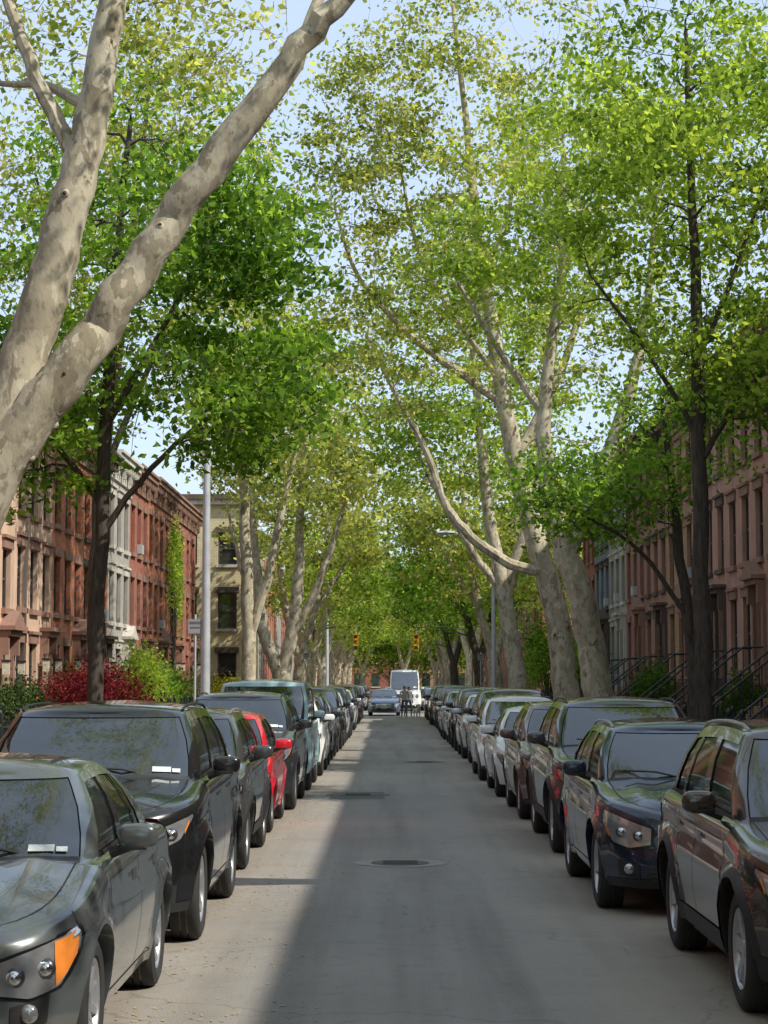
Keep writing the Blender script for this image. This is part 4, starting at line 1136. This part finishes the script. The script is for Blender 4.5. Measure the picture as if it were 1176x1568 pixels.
person((.95,106,.0),.5,(.75,.75,.76),(.10,.10,.11),2,.95)
def dog(loc,rz):
    root=empty('dog',loc); root.rotation_euler=(0,0,rz)
    wh=simple('white_fur',(.62,.58,.52),.9); bk=simple('dark_fur',(.03,.025,.02),.9)
    V=[(0,.0,.42),(0,-.22,.41),(0,-.34,.50),(0,-.42,.60),(0,-.53,.58),(0,.24,.43),(0,.36,.52),(0,.42,.62),
       (.08,-.24,.30),(.08,-.22,.16),(.08,-.24,.03),(-.08,-.24,.30),(-.08,-.30,.16),(-.08,-.32,.03),
       (.08,.20,.30),(.08,.30,.17),(.08,.26,.03),(-.08,.24,.30),(-.08,.20,.17),(-.08,.12,.03)]
    E=[(0,1),(1,2),(2,3),(3,4),(0,5),(5,6),(6,7),(1,8),(8,9),(9,10),(1,11),(11,12),(12,13),(5,14),(14,15),(15,16),(5,17),(17,18),(18,19)]
    Rr=[(.10,.11),(.12,.13),.075,.075,.04,(.10,.10),.03,.015,.05,.03,.028,.05,.03,.028,.06,.032,.028,.06,.032,.028]
    skin_obj('body',V,E,Rr,lambda c:1 if (c.y>.05 and c.z>.47) or c.y<-.55 else 0,[wh,bk],(0,0,0),0,root)
    mb=MB()
    for s in (1,-1): mb.ell((s*.055,-.40,.66),(.022,.015,.05),bk,5); mb.ell((s*.03,-.475,.62),(.009,.006,.009),bk,4)
    mb.build('ears_and_eyes',root)
dog((1.35,103,.0),.3)

# ------------------------------------------------------------ light, sky, camera
w=bpy.data.worlds.new('World'); scene.world=w; w.use_nodes=True
nt=w.node_tree
for n in list(nt.nodes): nt.nodes.remove(n)
out=nt.nodes.new('ShaderNodeOutputWorld'); bg=nt.nodes.new('ShaderNodeBackground')
sky=nt.nodes.new('ShaderNodeTexSky'); sky.sky_type='NISHITA'; sky.sun_disc=False
elev=math.asin(SDN[2]); sky.sun_elevation=elev; sky.sun_rotation=math.atan2(SDN[0],SDN[1])
sky.air_density=1.0; sky.dust_density=1.5
hz=nt.nodes.new('ShaderNodeMix'); hz.data_type='RGBA'; hz.inputs[0].default_value=.52
nt.links.new(sky.outputs[0],hz.inputs[6]); hz.inputs[7].default_value=(6.6,7.9,9.8,1)
nt.links.new(hz.outputs[2],bg.inputs[0]); bg.inputs[1].default_value=.15
nt.links.new(bg.outputs[0],out.inputs[0])
sl=bpy.data.lights.new('sun','SUN'); sl.energy=5.0; sl.angle=math.radians(.53); sl.color=(1,.94,.84)
so=bpy.data.objects.new('sun',sl); COL.objects.link(so)
so.rotation_euler=Vector(-SDN).to_track_quat('-Z','Y').to_euler(); so.location=(20,-10,30)
cam=bpy.data.cameras.new('camera'); co=bpy.data.objects.new('camera',cam); COL.objects.link(co)
cam.sensor_fit='VERTICAL'; cam.sensor_height=24; cam.lens=46.5; cam.clip_end=4000; cam.clip_start=.1
co.location=(0,0,1.9); co.rotation_euler=(math.radians(90+4.87),0,math.radians(.19))
scene.camera=co
